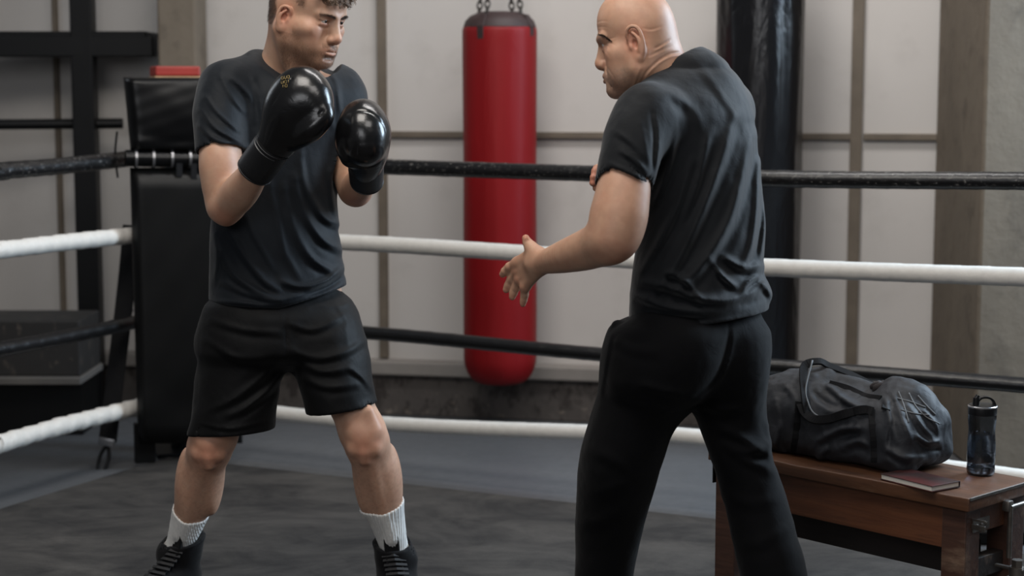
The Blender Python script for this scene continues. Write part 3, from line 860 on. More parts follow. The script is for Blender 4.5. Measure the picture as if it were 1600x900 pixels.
# ------------------------------------------------------------------ anatomy: heads
class Head:
    """sculpts a man's head into a Shape; local axes: x = his right, y = forward, z = up, origin between the ears at eye level"""
    def __init__(s, O, fwd, up, scale=1.0, wide=1.0, jaw=1.0, nose=1.0, fat=0.0, ear=1.0, mouth=0.0, deep=1.0, fold=1.0, slit=.0044, back=-.045, swing=24.0):
        s.O = np.asarray(O, float); s.R = basis(fwd, up); s.s = scale; s.w = wide; s.jaw = jaw; s.nose = nose; s.fat = fat; s.ear = ear; s.mouth = mouth; s.d = deep; s.fold = fold; s.slit = slit; s.back = back; s.swing = swing
    def W(s, x, y, z): return s.O + s.R @ (s.s * np.array([x * s.w, y * s.d, z]))
    def L(s, P): return ((P - s.O) @ s.R) / s.s / np.array([s.w, s.d, 1])
    def ell(s, sh, c, r, R=None, op='u', k=.01):
        RR = s.R if R is None else s.R @ R
        sh.ell(s.W(*c), np.array(r, float) * s.s * np.array([s.w, s.d, 1]), RR, op, k * s.s)
    def cap(s, sh, a, b, ra, rb=None, op='u', k=.01): sh.cap(s.W(*a), s.W(*b), ra * s.s, (ra if rb is None else rb) * s.s, op, k * s.s)
    def chain(s, sh, pts, r, op='u', k=.005):
        pts = [tuple(p) for p in pts]
        rr = r if hasattr(r, '__len__') else [r] * len(pts)
        t = Shape()
        for i in range(len(pts) - 1): s.cap(t, pts[i], pts[i + 1], rr[i], rr[i + 1], 'u', .002)
        sh.sub(t, op, k * s.s)
    def sculpt(s, sh):
        e, c = s.ell, s.cap; f = s.fat; j = s.jaw
        e(sh, (0, -.010, .036), (.0765, .098, .082), k=.02)                       # skull
        e(sh, (0, s.back, .010), (.066, .060, .062), k=.04)                        # back of the skull
        e(sh, (0, .034, .044), (.063, .061, .058), k=.035)                        # forehead
        e(sh, (0, .030, -.030), (.060 + f * .3, .056, .072), k=.03)               # mid face
        for q in (-1, 1):
            c(sh, (q * .054 * j, -.004, -.062), (q * .020 * j, .070, -.103), .016 + f, .014 + f * .6, k=.032)   # jaw line
            c(sh, (q * .057 * j, -.010, -.030), (q * .054 * j, -.004, -.064), .015, .016 + f, k=.03)
            e(sh, (q * .050, .050, -.027), (.019, .026, .013), k=.022)            # cheek bone
            e(sh, (q * .056, .022, -.028), (.012, .036, .014), k=.03)
            e(sh, (q * .040, .052, -.062), (.020 + f, .026, .026), k=.025)        # cheek
        e(sh, (0, .080, -.104), (.023 * j, .016, .0165), k=.016)                  # chin
        e(sh, (0, .074, -.073), (.035, .026, .026), k=.018)                       # mouth mound
        e(sh, (0, .030, -.095), (.036, .045, .022 + f), k=.025)                   # under the jaw
        for q in (-1, 1):                                                         # brow, socket, lids
            c(sh, (q * .012, .0905, .0125), (q * .045, .0765, .0155), .0088, .0078, k=.014)
            e(sh, (q * .031, .0945, -.0035), (.0185, .0165, .0125), op='s', k=.013)
            e(sh, (q * .0115, .097, -.004), (.006, .012, .012), op='s', k=.012)
            t = Shape()
            s.ell(t, (q * .0315, .0738, -.0015), (.0148, .0146, .0140), k=.004)
            s.cap(t, (q * .017, .0855, .0055), (q * .046, .079, .0045), .0036, .0034, k=.006)    # upper lid fold
            s.cap(t, (q * .019, .0835, -.0105), (q * .043, .080, -.0095), .0030, .003, k=.007)
            s.ell(t, (q * .0315, .0905, -.0028), (.0142, .0140, s.slit), rotm(0, q * 5, 0), op='s', k=.002)
            sh.sub(t, 'u', .006 * s.s)
        n = s.nose
        c(sh, (0, .0915, .006), (0, .1070, -.034), .0068, .0088 * n, k=.014)   # nose
        c(sh, (0, .088, -.004), (0, .103, -.044), .0105, .0125 * n, k=.010)
        e(sh, (0, .1095, -.0405), (.0112 * n, .0110, .0098), k=.008)
        for q in (-1, 1):
            e(sh, (q * .0128 * n, .0975, -.0455), (.0072 * n, .0110, .0080), k=.007)
            e(sh, (q * .0065 * n, .1030, -.0535), (.0036 * n, .0060, .0042), op='s', k=.003)
            if s.fold: c(sh, (q * .023, .0905, -.048), (q * .034, .080, -.070), .0008, .0008, op='s', k=.012)   # fold from nose to mouth
        m = s.mouth
        for q in (-1, 1):
            s.chain(sh, [(0, .0985, -.0715), (q * .010, .0970, -.0700), (q * .019, .0905, -.0735), (q * .0245, .0845, -.0762)], [.0044, .0046, .0036, .0018], k=.006)
            s.chain(sh, [(0, .0965, -.0830 - m), (q * .011, .0950, -.0825 - m), (q * .0205, .0875, -.0785 - m * .5)], [.0056, .0054, .0026], k=.006)
            s.chain(sh, [(0, .1030, -.0768 - m * .4), (q * .012, .1000, -.0764 - m * .4), (q * .0250, .0880, -.0768)], [.0013 + m * .5, .0012 + m * .5, .0010], op='s', k=.0035)
        c(sh, (-.012, .094, -.0925), (.012, .094, -.0925), .004, op='s', k=.012)  # dip above the chin
        for q in (-1, 1): s.make_ear(sh, q)
    def make_ear(s, sh, q):
        a = s.ear
        Rq = rotm(0, 0, q * s.swing) @ rotm(-12, 0, 0)                                 # the shell swings out and back
        C = np.array([q * .0765, -.010, -.013])
        def E(x, y, z): return tuple(C + Rq @ (a * np.array([q * x, y, z])))
        t = Shape()
        s.ell(t, E(.004, -.004, .001), (.0042 * a, .0165 * a, .0275 * a), Rq, k=.004)
        s.ell(t, E(.001, .002, -.022), (.0045, .0085, .0095), Rq, k=.008)
        rim = [(.003, .012, .004), (.008, .0125, .018), (.011, .006, .0285), (.012, -.006, .0305), (.012, -.0165, .0235), (.011, -.0200, .009), (.009, -.0185, -.006), (.007, -.012, -.019), (.005, -.002, -.0275)]
        rim = spline(rim, 3)
        s.chain(t, [E(*p) for p in rim], list(np.linspace(.0036, .0042, len(rim))), k=.003)
        s.ell(t, E(.011, -.0075, .012), (.004, .0065, .0135), Rq, op='s', k=.004)
        anti = spline([(.010, -.002, .020), (.011, -.009, .010), (.011, -.0115, -.002), (.009, -.0075, -.013)], 3)
        s.chain(t, [E(*p) for p in anti], .0032, k=.004)
        s.ell(t, E(.0085, .000, -.002), (.0075, .0078, .0115), Rq, op='s', k=.003)
        s.ell(t, E(.006, .0105, -.003), (.0042, .0048, .0070), Rq, k=.004)        # tragus
        s.ell(t, E(.007, -.006, -.0165), (.0038, .0050, .0045), Rq, k=.004)       # antitragus
        s.ell(t, E(.0045, .0005, -.0275), (.0040, .0085, .0080), Rq, k=.005)      # lobe
        sh.sub(t, 'u', .0045 * s.s)
    def eyes(s, parent, look, m_white):
        """two eyeballs turned towards `look`"""
        for q in (-1, 1):
            c = s.W(q * .0315, .0745, -.0015); d = nrm(np.asarray(look) - c)
            bm = bmesh.new(); bmesh.ops.create_uvsphere(bm, u_segments=32, v_segments=24, radius=.0123 * s.s)
            for v in bm.verts:                        # cornea
                if v.co.z > .0123 * s.s * .86: v.co.z += .0008
            R = Matrix(basis(np.cross(d, (0.1, 0, 1)), d).tolist())
            bmesh.ops.transform(bm, matrix=Matrix.Translation(Vector(c)) @ R.to_4x4(), verts=bm.verts)
            for f in bm.faces:
                ang = math.degrees(math.acos(max(-1, min(1, (f.calc_center_median() - Vector(c)).normalized().dot(Vector(d))))))
                f.material_index = 2 if ang < 12 else (1 if ang < 29 else 0)
            o = obj('eye', bm, m_white, parent, True, world=True)

def skin_mat(name, tone, red, rough=.48):
    """skin: vertex attribute Tint multiplies the base tone; pores, freckles and fine mottling on top"""
    t = NT(name)
    a = t.n.new('ShaderNodeAttribute'); a.attribute_name = 'Tint'
    n = t.noise(28, 5, .6); n2 = t.noise(160, 3, .6)
    c = t.mix(t.ramp(n, [(.35, 0), (.7, .55)]), tone, red); c = t.mix(t.ramp(n2, [(.6, 0), (.8, .25)]), c, tuple(x * .72 for x in tone[:3]) + (1,))
    c = t.mix(1.0, c, a.outputs['Color'], 'MULTIPLY')
    t.color(c); t.set('Roughness', rough); t.set('Specular IOR Level', .45)
    t.set('Subsurface Weight', .12); t.set('Subsurface Radius', (.012, .005, .003)); t.set('Subsurface Scale', .6)
    t.bump(n2, .12, .0012); t.bump(t.noise(620, 2), .12, .0006)
    return t.m
M_EYE = [simple('eye_white', srgb(205, 196, 188), .2, var=.04), simple('iris', srgb(44, 38, 34), .15, var=.3, scale=300), simple('pupil', srgb(8, 8, 8), .1)]
M_HAIR_BROWN = simple('brown_hair', srgb(62, 46, 36), .5, var=.3, scale=60)
M_HAIR_GREY = simple('grey_brown_hair', srgb(86, 76, 68), .55, var=.3, scale=60)

def strands(name, roots, dirs, length, r, m, parent, rg, curl=0.0, bend=(0, 0, -1), bendk=.3, seg=4, jit=.25):
    """short hairs as three-sided tapering spikes in one mesh"""
    n = len(roots)
    d = dirs + rg.normal(0, jit, (n, 3)); d /= np.linalg.norm(d, axis=1)[:, None]
    L = length * rg.uniform(.6, 1.25, n)[:, None]
    side = np.cross(d, rg.normal(0, 1, (n, 3))); side /= np.linalg.norm(side, axis=1)[:, None]; s2 = np.cross(d, side)
    ph = rg.uniform(0, 6.28, n)[:, None]
    P = []
    for i in range(seg + 1):
        t = i / seg
        p = roots + d * L * t + np.asarray(bend) * L * bendk * t * t
        if curl: p = p + side * (np.sin(ph + t * 7) - np.sin(ph)) * curl + s2 * (np.cos(ph + t * 7) - np.cos(ph)) * curl
        P.append(p)
    vs = []
    for i in range(seg + 1):
        rr = r * (1 - .85 * i / seg)
        for k in range(3):
            a = 2 * PI * k / 3; vs.append(P[i] + side * (rr * math.cos(a)) + s2 * (rr * math.sin(a)))
    vs = np.stack(vs, 1).reshape(-1, 3); M = (seg + 1) * 3
    q = []
    for i in range(seg):
        for k in range(3): q.append([i * 3 + k, i * 3 + (k + 1) % 3, (i + 1) * 3 + (k + 1) % 3, (i + 1) * 3 + k])
    q = (np.array(q)[None] + (np.arange(n) * M)[:, None, None]).reshape(-1, 4)
    return link(name, to_mesh(name, vs, q), m, parent, True, True)
# ------------------------------------------------------------------ people: shared helpers
def proj(P):
    q = P - CAM; d = q[:, 1] * CP - q[:, 2] * SP; up = q[:, 1] * SP + q[:, 2] * CP
    return np.stack([800 + F * q[:, 0] / d, 450 - F * up / d], 1)

def sil(rows, d, rot=0.0, ratio=.7):
    """loft sections from outline rows (row, left, right[, distance[, ratio[, rot]]])"""
    out = []
    for r in rows:
        dd = r[3] if len(r) > 3 and r[3] else d; q = r[4] if len(r) > 4 and r[4] else ratio; ro = r[5] if len(r) > 5 and r[5] is not None else rot
        c = at((r[1] + r[2]) / 2, r[0], dd); h = (r[2] - r[1]) / 2 / F * dd
        t = math.radians(ro); a = h / math.sqrt(math.cos(t) ** 2 + (q * math.sin(t)) ** 2)
        out.append((c[2], c[0], c[1], a, a * q, ro))
    return out

def folds(sh, items, scale, ymax, gain=1.0):
    """cloth creases: (outline points, height in mm, width in mm); each is a ridge with a shallow valley on its lower side"""
    PL = [(np.array(spline([V(*p) for p in pts], 5)), h * 1e-3 * gain, w * 1e-3) for pts, h, w in items]
    def fn(P):
        q = proj(P); o = np.zeros(len(P))
        m = np.clip((ymax - P[:, 1]) / .06, 0, 1)
        for pl, h, w in PL:
            lo, hi = pl.min(0) - 4 * w * scale, pl.max(0) + 4 * w * scale
            s = np.nonzero((q > lo).all(1) & (q < hi).all(1))[0]
            if len(s) == 0: continue
            d, t = seg_dist(q[s], pl); d = d / scale
            d2, _ = seg_dist(q[s] + V(-.35, -1) * 1.9 * w * scale, pl); d2 = d2 / scale
            e = np.sin(PI * np.clip(t * .94 + .03, 0, 1)) ** .6
            o[s] += h * e * (np.exp(-(d / w) ** 2) - .55 * np.exp(-(d2 / w) ** 2))
        return o * m
    c = np.mean([at(*p[0].mean(0), ymax) for p in PL], 0)
    sh.fn(fn, c, 2.0, 'd')

def ripple(sh, amp, scale, seed, c):
    sh.fn(lambda P: amp * vnoise(P * np.asarray(scale), 1.0, seed) + amp * .5 * vnoise(P * np.asarray(scale) * 2.3, 1.0, seed + 1), c, 3.0, 'd')

def cloth_mat(name, c, rough=.85, weave=900, sheen=.25, streak=0.0, var=.18):
    t = NT(name)
    n = t.noise(7, 5, .6); d = tuple(x * (1 - var) for x in c[:3]) + (1,); e = tuple(x * (1 + var) for x in c[:3]) + (1,)
    col = t.ramp(n, [(.3, d), (.7, e)])
    t.color(col); t.set('Roughness', rough); t.set('Specular IOR Level', .14)
    t.set('Sheen Weight', sheen); t.set('Sheen Roughness', .45)
    t.bump(t.noise(weave, 2), .10, .0015); t.bump(t.noise(26, 4, .6, None, .8), .22, .006)
    return t.m

def tint(H, v, base=1.0):
    """skin colour map: multipliers per vertex"""
    c = np.ones((len(v), 3)) * base
    return c
def blob(c, v, ctr, r, mul, hard=1.0):
    d = np.linalg.norm((v - np.asarray(ctr)) / np.asarray(r), axis=1); w = np.exp(-(d ** 2) * hard)[:, None]
    return c * (1 - w + w * np.asarray(mul))
def face_tint(H, c, v):
    """lips, cheeks, nose, ears, lids"""
    L = H.L(v)
    def bl(ctr, r, mul):
        nonlocal c
        d = np.linalg.norm((L - np.asarray(ctr)) / np.asarray(r), axis=1); w = np.exp(-d ** 2)[:, None]; c = c * (1 - w + w * np.asarray(mul))
    for q in (-1, 1):
        bl((q * .048, .062, -.035), (.022, .03, .02), (1.02, .86, .84))
        bl((q * .082, -.012, -.008), (.012, .03, .034), (1.05, .76, .72))
        bl((q * .0315, .088, -.009), (.016, .012, .006), (.86, .72, .72))
        bl((q * .0315, .088, .006), (.017, .012, .006), (.88, .78, .76))
        bl((q * .012, .092, -.0725), (.014, .014, .0035), (.86, .60, .58))
        bl((q * .010, .092, -.0825), (.014, .014, .0045), (.92, .64, .62))
    bl((0, .112, -.043), (.016, .016, .012), (1.03, .84, .82))
    return c, L
def sstep(a, b, x):
    t = np.clip((x - a) / (b - a), 0, 1); return t * t * (3 - 2 * t)

def shoe(name, parent, ankle, toe_dir, m_up, m_sole, top_z, high=False, label=None, lean=(0, 0), wrap=None):
    """laced shoe standing on the canvas: upper, tongue, sole, laces"""
    f = nrm(V(toe_dir[0], toe_dir[1], 0)); R = basis(f, (0, 0, 1)); O = V(ankle[0], ankle[1], .017)
    def W(x, y, z): return O + R @ V(x, y, z)
    lx, ly = lean
    sh = Shape()
    sh.ell(W(0, -.035, .035), (.034, .045, .040), R, k=.02)
    sh.cap(W(0, -.02, .05), W(0, .10, .034), .040, .034, k=.03)
    sh.ell(W(-.002, .150, .030), (.045, .062, .030), R, k=.04)
    sh.cap(W(0, -.015, .05), W(lx, -.012 + ly, top_z - .017), .042, .045 if high else .042, k=.03)
    if wrap is not None:
        an = V(*ankle)
        sh.fn(lambda P: np.maximum(wrap.eval(P) - .0125, np.linalg.norm((P - an) * V(1, 1, .6), axis=1) - .13), an, .24, 'u', .02)
    sh.plane(W(0, 0, .012), (0, 0, -1))
    sh.plane(W(lx, -.012 + ly, top_z - .02), nrm(R @ V(lx * 2, .35, 1)), k=.006)
    if wrap is not None:
        sh.fn(lambda P: np.maximum(wrap.eval(P) - .0062, (top_z - .035) - P[:, 2]), V(*ankle), .24, 's', .003)
    else: sh.cap(W(lx * .7, -.012 + ly * .7, top_z - .07), W(lx, -.012 + ly, top_z + .03), .034, .038, op='s', k=.004)
    ripple(sh, .0012, (26, 26, 40), 5, O)
    v, q = bake(sh, O + V(-.27, -.27, -.01), O + V(.27, .27, top_z + .06), .005, project=1, smooth=1)
    up = link('shoe', to_mesh('shoe', v, q), m_up, parent, True, True)
    if label: up['label'] = label
    def child(n, bm, m): return obj(n, bm, m, up, True, 45, world=False)
    bm = bmesh.new(); prof = []
    out = [(0.0, -.088), (.03, -.076), (.039, -.04), (.036, .02), (.042, .08), (.051, .14), (.044, .19), (.022, .216), (0, .222)]
    out = out + [(-x, y) for x, y in out[::-1][1:-1]]
    for (s, z) in ((.97, .0), (1.0, .004), (1.0, .018), (.97, .023)):
        prof.append([bm.verts.new(Vector(W(x * s, .06 + (y - .06) * s, z))) for x, y in out])
    n = len(out)
    for A, B in zip(prof, prof[1:]):
        for k in range(n): bm.faces.new((A[k], A[(k + 1) % n], B[(k + 1) % n], B[k]))
    bm.faces.new(prof[0]); bm.faces.new(prof[-1]); child('sole', bm, m_sole)
    # tongue and laces
    bm = bmesh.new(); hz = top_z - .017
    pts = [W(0, .105, .062), W(lx * .3, .056 + ly * .3, .085 if not high else .095), W(lx * .8, .030 + ly * .8, hz - .03), W(lx * 1.08, .030 + ly, hz + .022)]
    add_tube(bm, spline(pts, 6), 0, flat=(.040, .010), normal=R @ V(0, 1, .5)); child('tongue', bm, m_up)
    bm = bmesh.new(); T = spline(pts[:3], 4)
    for i in range(1, len(T) - 1):
        p = T[i]; nn = R @ V(0, .6, .6)
        a, b = p + R @ V(-.03, -.008, 0) + nn * .006, p + R @ V(.03, -.008, 0) + nn * .006
        add_tube(bm, [a, p + nn * .017, b], 0, flat=(.008, .0035), normal=nn)
    child('lace', bm, simple('black_lace', srgb(34, 34, 36), .8, var=.2, scale=200))
    return up
def surf(sh, px, py, off=.002, d0=3.6, d1=5.0):
    """first point of a shape met by the sight line through (px, py), lifted off along it"""
    r = ray(px, py); r = r / np.linalg.norm(r); s = np.linspace(d0, d1, 700); d = sh.eval(CAM + r * s[:, None]); i = int(np.argmax(d < 0))
    if d.min() >= 0: i = int(np.argmin(d))
    return CAM + r * s[max(i, 0)] - r * off

def duffel():
    c = bpt(.312, .176); R = basis(BY, (0, 0, 1))        # x along the bench, y to the back, z up
    root = thing('duffel_bag', 'charcoal cloth duffel bag with carry straps lying on the wooden bench', 'bag', tuple(c))
    def W(x, y, z): return c + R @ V(x, y, z)
    S = Shape()
    S.box(W(0, 0, .075), (.250, .112, .075), R, .045, k=.03)
    S.ell(W(-.14, .005, .110), (.13, .090, .092), R, k=.06)
    S.ell(W(.03, .01, .095), (.15, .085, .082), R, k=.05)
    S.ell(W(.165, .005, .110), (.085, .088, .092), R, k=.045)
    S.cap(W(-.10, .02, .175), W(-.09, .03, .205), .035, .012, k=.05)             # pinched peak
    S.cap(W(.13, .02, .180), W(.19, .02, .170), .028, .024, k=.04)
    S.cap(W(-.06, .02, .195), W(.10, .02, .165), .010, .010, k=.03)              # zip ridge
    folds(S, [(((1210, 620), (1218, 660), (1212, 700)), 5, 8), (((1225, 600), (1240, 625), (1240, 660)), 5, 9), (((1270, 650), (1290, 690), (1280, 720)), 4, 10), (((1275, 690), (1310, 672), (1345, 668)), 6, 9), (((1310, 700), (1340, 690), (1358, 700)), 4, 9),
              (((1384, 625), (1392, 660), (1400, 690)), 6, 7), (((1398, 620), (1410, 655), (1424, 690)), 6, 7), (((1415, 628), (1436, 660), (1460, 690)), 5, 8), (((1430, 680), (1450, 692), (1470, 690)), 5, 8), (((1385, 700), (1410, 715), (1450, 715)), 5, 9),
              (((1390, 655), (1384, 690), (1390, 720)), 4, 8), (((1290, 600), (1320, 625), (1350, 640)), 5, 9), (((1268, 610), (1290, 630), (1330, 640)), -4, 9), (((1440, 640), (1462, 665), (1472, 700)), 5, 7), (((1205, 690), (1230, 712), (1290, 722)), 4, 9)], 640.0, 4.5, 2.0)
    ripple(S, .0065, (12, 12, 10), 81, c); ripple(S, .0030, (30, 30, 24), 83, c)
    S.plane(W(0, 0, .002), (0, 0, -1), k=.006)
    v, q = bake(S, W(0, 0, 0) + V(-.36, -.36, -.01), W(0, 0, 0) + V(.36, .36, .26), .0038, project=2)
    t = NT('charcoal_ripstop'); t.color(t.mix(t.noise(7, 5), srgb(30, 32, 36), srgb(44, 46, 51))); t.set('Roughness', .62); t.set('Specular IOR Level', .4); t.bump(t.noise(900, 2), .15, .001); t.bump(t.noise(38, 4, .6, None, .8), .3, .006)
    link('bag_body', to_mesh('bag_body', v, q), t.m, root, True, True)
    ns = V(0, -1, .35)
    def strap(name, pl, w, m=M_WEB, off=.003, n=5, normal=None, th=.004):
        P = [surf(S, *p[:2], off + (p[2] if len(p) > 2 else 0)) for p in spline([V(*(tuple(p) + (0,))[:3]) for p in pl], n)]
        bm = bmesh.new(); add_tube(bm, P, 0, flat=(w, th), normal=ns if normal is None else normal); return obj(name, bm, m, root, False, world=True)
    strap('side_strap', [(1250, 628), (1248, 660), (1244, 690), (1241, 706)], .024)
    strap('side_strap', [(1364, 640), (1366, 670), (1368, 700), (1368, 722)], .024)
    strap('handle', [(1251, 632, .004), (1258, 646, .010), (1272, 655, .014), (1296, 654, .016), (1325, 645, .014), (1350, 640, .010), (1364, 643, .004)], .022, n=6, th=.006)
    bm = bmesh.new()
    P = [surf(S, 1262, 645, .006), surf(S, 1258, 618, .012), W(-.118, -.03, .218), W(-.096, .0, .232), W(-.075, .02, .220), W(-.02, .03, .205), W(.05, .03, .186), W(.10, .02, .180), surf(S, 1384, 640, .004)]
    add_tube(bm, spline(P, 6), 0, flat=(.022, .006), normal=V(.2, -.6, .8)); obj('handle', bm, M_WEB, root, False, world=True)
    edge = simple('grey_strap_edge', srgb(104, 106, 108), .8, var=.2, scale=60)
    bm = bmesh.new(); P = [W(-.100, -.02, .236), surf(S, 1259, 606, .014), surf(S, 1263, 630, .012), surf(S, 1272, 646, .012), surf(S, 1290, 655, .018)]
    add_tube(bm, spline(P, 6), .0022, 6); obj('strap_edge', bm, edge, root, True, world=True)
    bm = bmesh.new()                                                                              # gathered cloth and cord knot at the mouth
    for k in range(7):
        a = k * .9; add_tube(bm, spline([W(.085 + .010 * math.cos(a), .01 + .012 * math.sin(a), .165), W(.092 + .022 * math.cos(a), .01 + .018 * math.sin(a), .186), W(.098 + .012 * math.cos(a + 1), .012 + .012 * math.sin(a + 1), .196)], 5), [.008] * 5 + [.010] * 5 + [.006], 8)
    obj('gathered_cloth', bm, simple('dark_brown_lining', srgb(40, 34, 34), .8, var=.2), root, True, world=True)
    for pl in ([(1404, 612), (1412, 632), (1420, 660)], [(1420, 614), (1432, 636), (1448, 652), (1468, 662)], [(1434, 618), (1448, 634), (1462, 648)], [(1402, 622), (1424, 628), (1446, 636)], [(1408, 640), (1430, 646), (1452, 648)]):
        P = [surf(S, *p, .002) for p in spline([V(*p) for p in pl], 5)]; bm = bmesh.new(); add_tube(bm, P, .0018, 6); obj('drawcord', bm, edge, root, True, world=True)
    strap('zip_tape', [(1296, 598), (1325, 606), (1352, 618), (1376, 622)], .014)
duffel()

def book():
    t_ = .0150; z = BENCH_H + .0006
    P = [on_z(px, py, z + t_) for px, py in ((1381, 741), (1414, 730.5), (1499, 751), (1458, 760))]
    c = sum(P) / 4; ex = nrm((P[2] - P[1] + P[3] - P[0]) * V(1, 1, 0)); ey = V(-ex[1], ex[0], 0)
    L = abs((P[2] - P[1]) @ ex + (P[3] - P[0]) @ ex) / 2; W_ = abs((P[1] - P[0]) @ ey + (P[2] - P[3]) @ ey) / 2
    root = thing('notebook', 'thin dark red hardcover notebook lying on the bench before the bag', 'book', (c[0], c[1], z), math.atan2(ex[1], ex[0]))
    t = NT('dark_red_cover'); n = t.noise(18, 5, .6, t.coord((1, 1, 1))); g = t.noise(9, 3)
    t.color(t.mix(t.ramp(g, [(.4, 0), (.65, 1)]), srgb(46, 30, 28), srgb(78, 32, 29))); t.set('Roughness', .38); t.bump(n, .1, .002)
    for nm, zc in (('front_cover', t_ - .0011), ('back_cover', .0011)):
        bm = bmesh.new(); add_box(bm, (0, 0, zc), (L, W_, .0022), None, .0008); obj(nm, bm, t.m, root, False)
    bm = bmesh.new(); add_box(bm, (0, W_ / 2 - .0011, t_ / 2), (L, .0022, t_ - .0046), None, .0008); obj('spine', bm, t.m, root, False)
    pg = NT('page_edges'); w = pg.n.new('ShaderNodeTexWave'); w.bands_direction = 'Z'; w.inputs['Scale'].default_value = 420; pg.l(pg.tc.outputs['Object'], w.inputs['Vector'])
    pg.color(pg.mix(w.outputs[0], srgb(214, 208, 198), srgb(186, 180, 170))); pg.set('Roughness', .8)
    bm = bmesh.new(); add_box(bm, (0, -.0006, t_ / 2), (L - .005, W_ - .005, t_ - .0046), None, .0003); obj('pages', bm, pg.m, root, False)
book()

def bottle():
    b = on_z(1532, 741, BENCH_H); s = .0335
    root = thing('water_bottle', 'clear smoky water bottle with black flip lid on the bench end', 'bottle', (b[0], b[1], BENCH_H + .0005))
    g = NT('smoky_clear_plastic'); g.set('Base Color', srgb(160, 165, 172)); g.set('Roughness', .06); g.set('IOR', 1.45); g.set('Transmission Weight', 1.0); g.bump(g.noise(40, 3), .12, .004)
    wt = NT('water'); wt.set('Base Color', srgb(222, 226, 232)); wt.set('Roughness', .0); wt.set('IOR', 1.33); wt.set('Transmission Weight', 1.0)
    prof = [(.6 * s, .0), (.86 * s, .0), (.97 * s, .004), (s, .010), (.985 * s, .024), (.955 * s, .028), (.985 * s, .032), (s, .045), (1.0 * s, .075), (.955 * s, .095), (.93 * s, .108), (.955 * s, .121), (s, .134), (s, .146), (.97 * s, .150), (.93 * s, .152)]
    inner = [(max(r - .0022, .001), max(z, .0026)) for r, z in prof[1:]]
    bm = bmesh.new(); add_lathe(bm, prof + inner[::-1], 56, cap=False)
    rings = None
    o = obj('bottle_body', bm, g.m, root, True, 60)
    # close floor: outer and inner discs
    bm = bmesh.new(); add_lathe(bm, [(.001, .0045), (.80 * s, .0045), (.88 * s, .0065), (.935 * s, .012), (.925 * s, .024), (.89 * s, .028), (.925 * s, .032), (.935 * s, .046), (.935 * s, .075), (.89 * s, .094), (.875 * s, .100), (.001, .100)], 48); obj('water', bm, wt.m, root, True, 50)
    bm = bmesh.new(); add_lathe(bm, [(.001, .0008), (.6 * s, .0006), (.7 * s, .0035), (.001, .0040)], 40); obj('bottle_base', bm, g.m, root, True, 50)
    lid = simple('black_lid_plastic', srgb(16, 16, 18), .3, var=.1); sil_ = simple('silver_lid_ring', srgb(190, 190, 192), .25, .9, var=.05)
    bm = bmesh.new(); add_lathe(bm, [(.90 * s, .146), (1.0 * s, .147), (1.02 * s, .152), (1.02 * s, .166), (.98 * s, .170), (.001, .171)], 48); lo = obj('lid', bm, lid, root, True, 40)
    bm = bmesh.new(); add_lathe(bm, [(1.0 * s, .1635), (1.05 * s, .1645), (1.05 * s, .1675), (1.0 * s, .1690)], 48, cap=False); o = obj('lid_ring', bm, sil_, lo, True, 40)
    bm = bmesh.new(); add_tube(bm, [(-.017, -.004, .168), (-.017, -.004, .188)], [.0085, .0075], 16); add_tube(bm, [(-.017, -.004, .186), (-.013, -.004, .194)], [.006, .005], 14); obj('spout', bm, lid, lo, True, 40)
    bm = bmesh.new(); P = [V(-.012, 0, .180), V(-.004, 0, .187), V(.010, 0, .188), V(.022, 0, .182), V(.029, 0, .170)]; add_tube(bm, spline(P, 6), 0, flat=(.016, .005), normal=(0.4, 0, 1)); obj('carry_loop', bm, lid, lo, True, 40)
    bm = bmesh.new()
    for k in range(26):                                                          # raised grip marks round the waist
        a = 2 * PI * k / 26
        for z in (.050, .058): add_box(bm, (s * 1.0 * math.cos(a), s * 1.0 * math.sin(a), z), (.0012, .0045, .0022), (0, 0, a), .0004)
    obj('raised_marks', bm, g.m, root, False)
bottle()
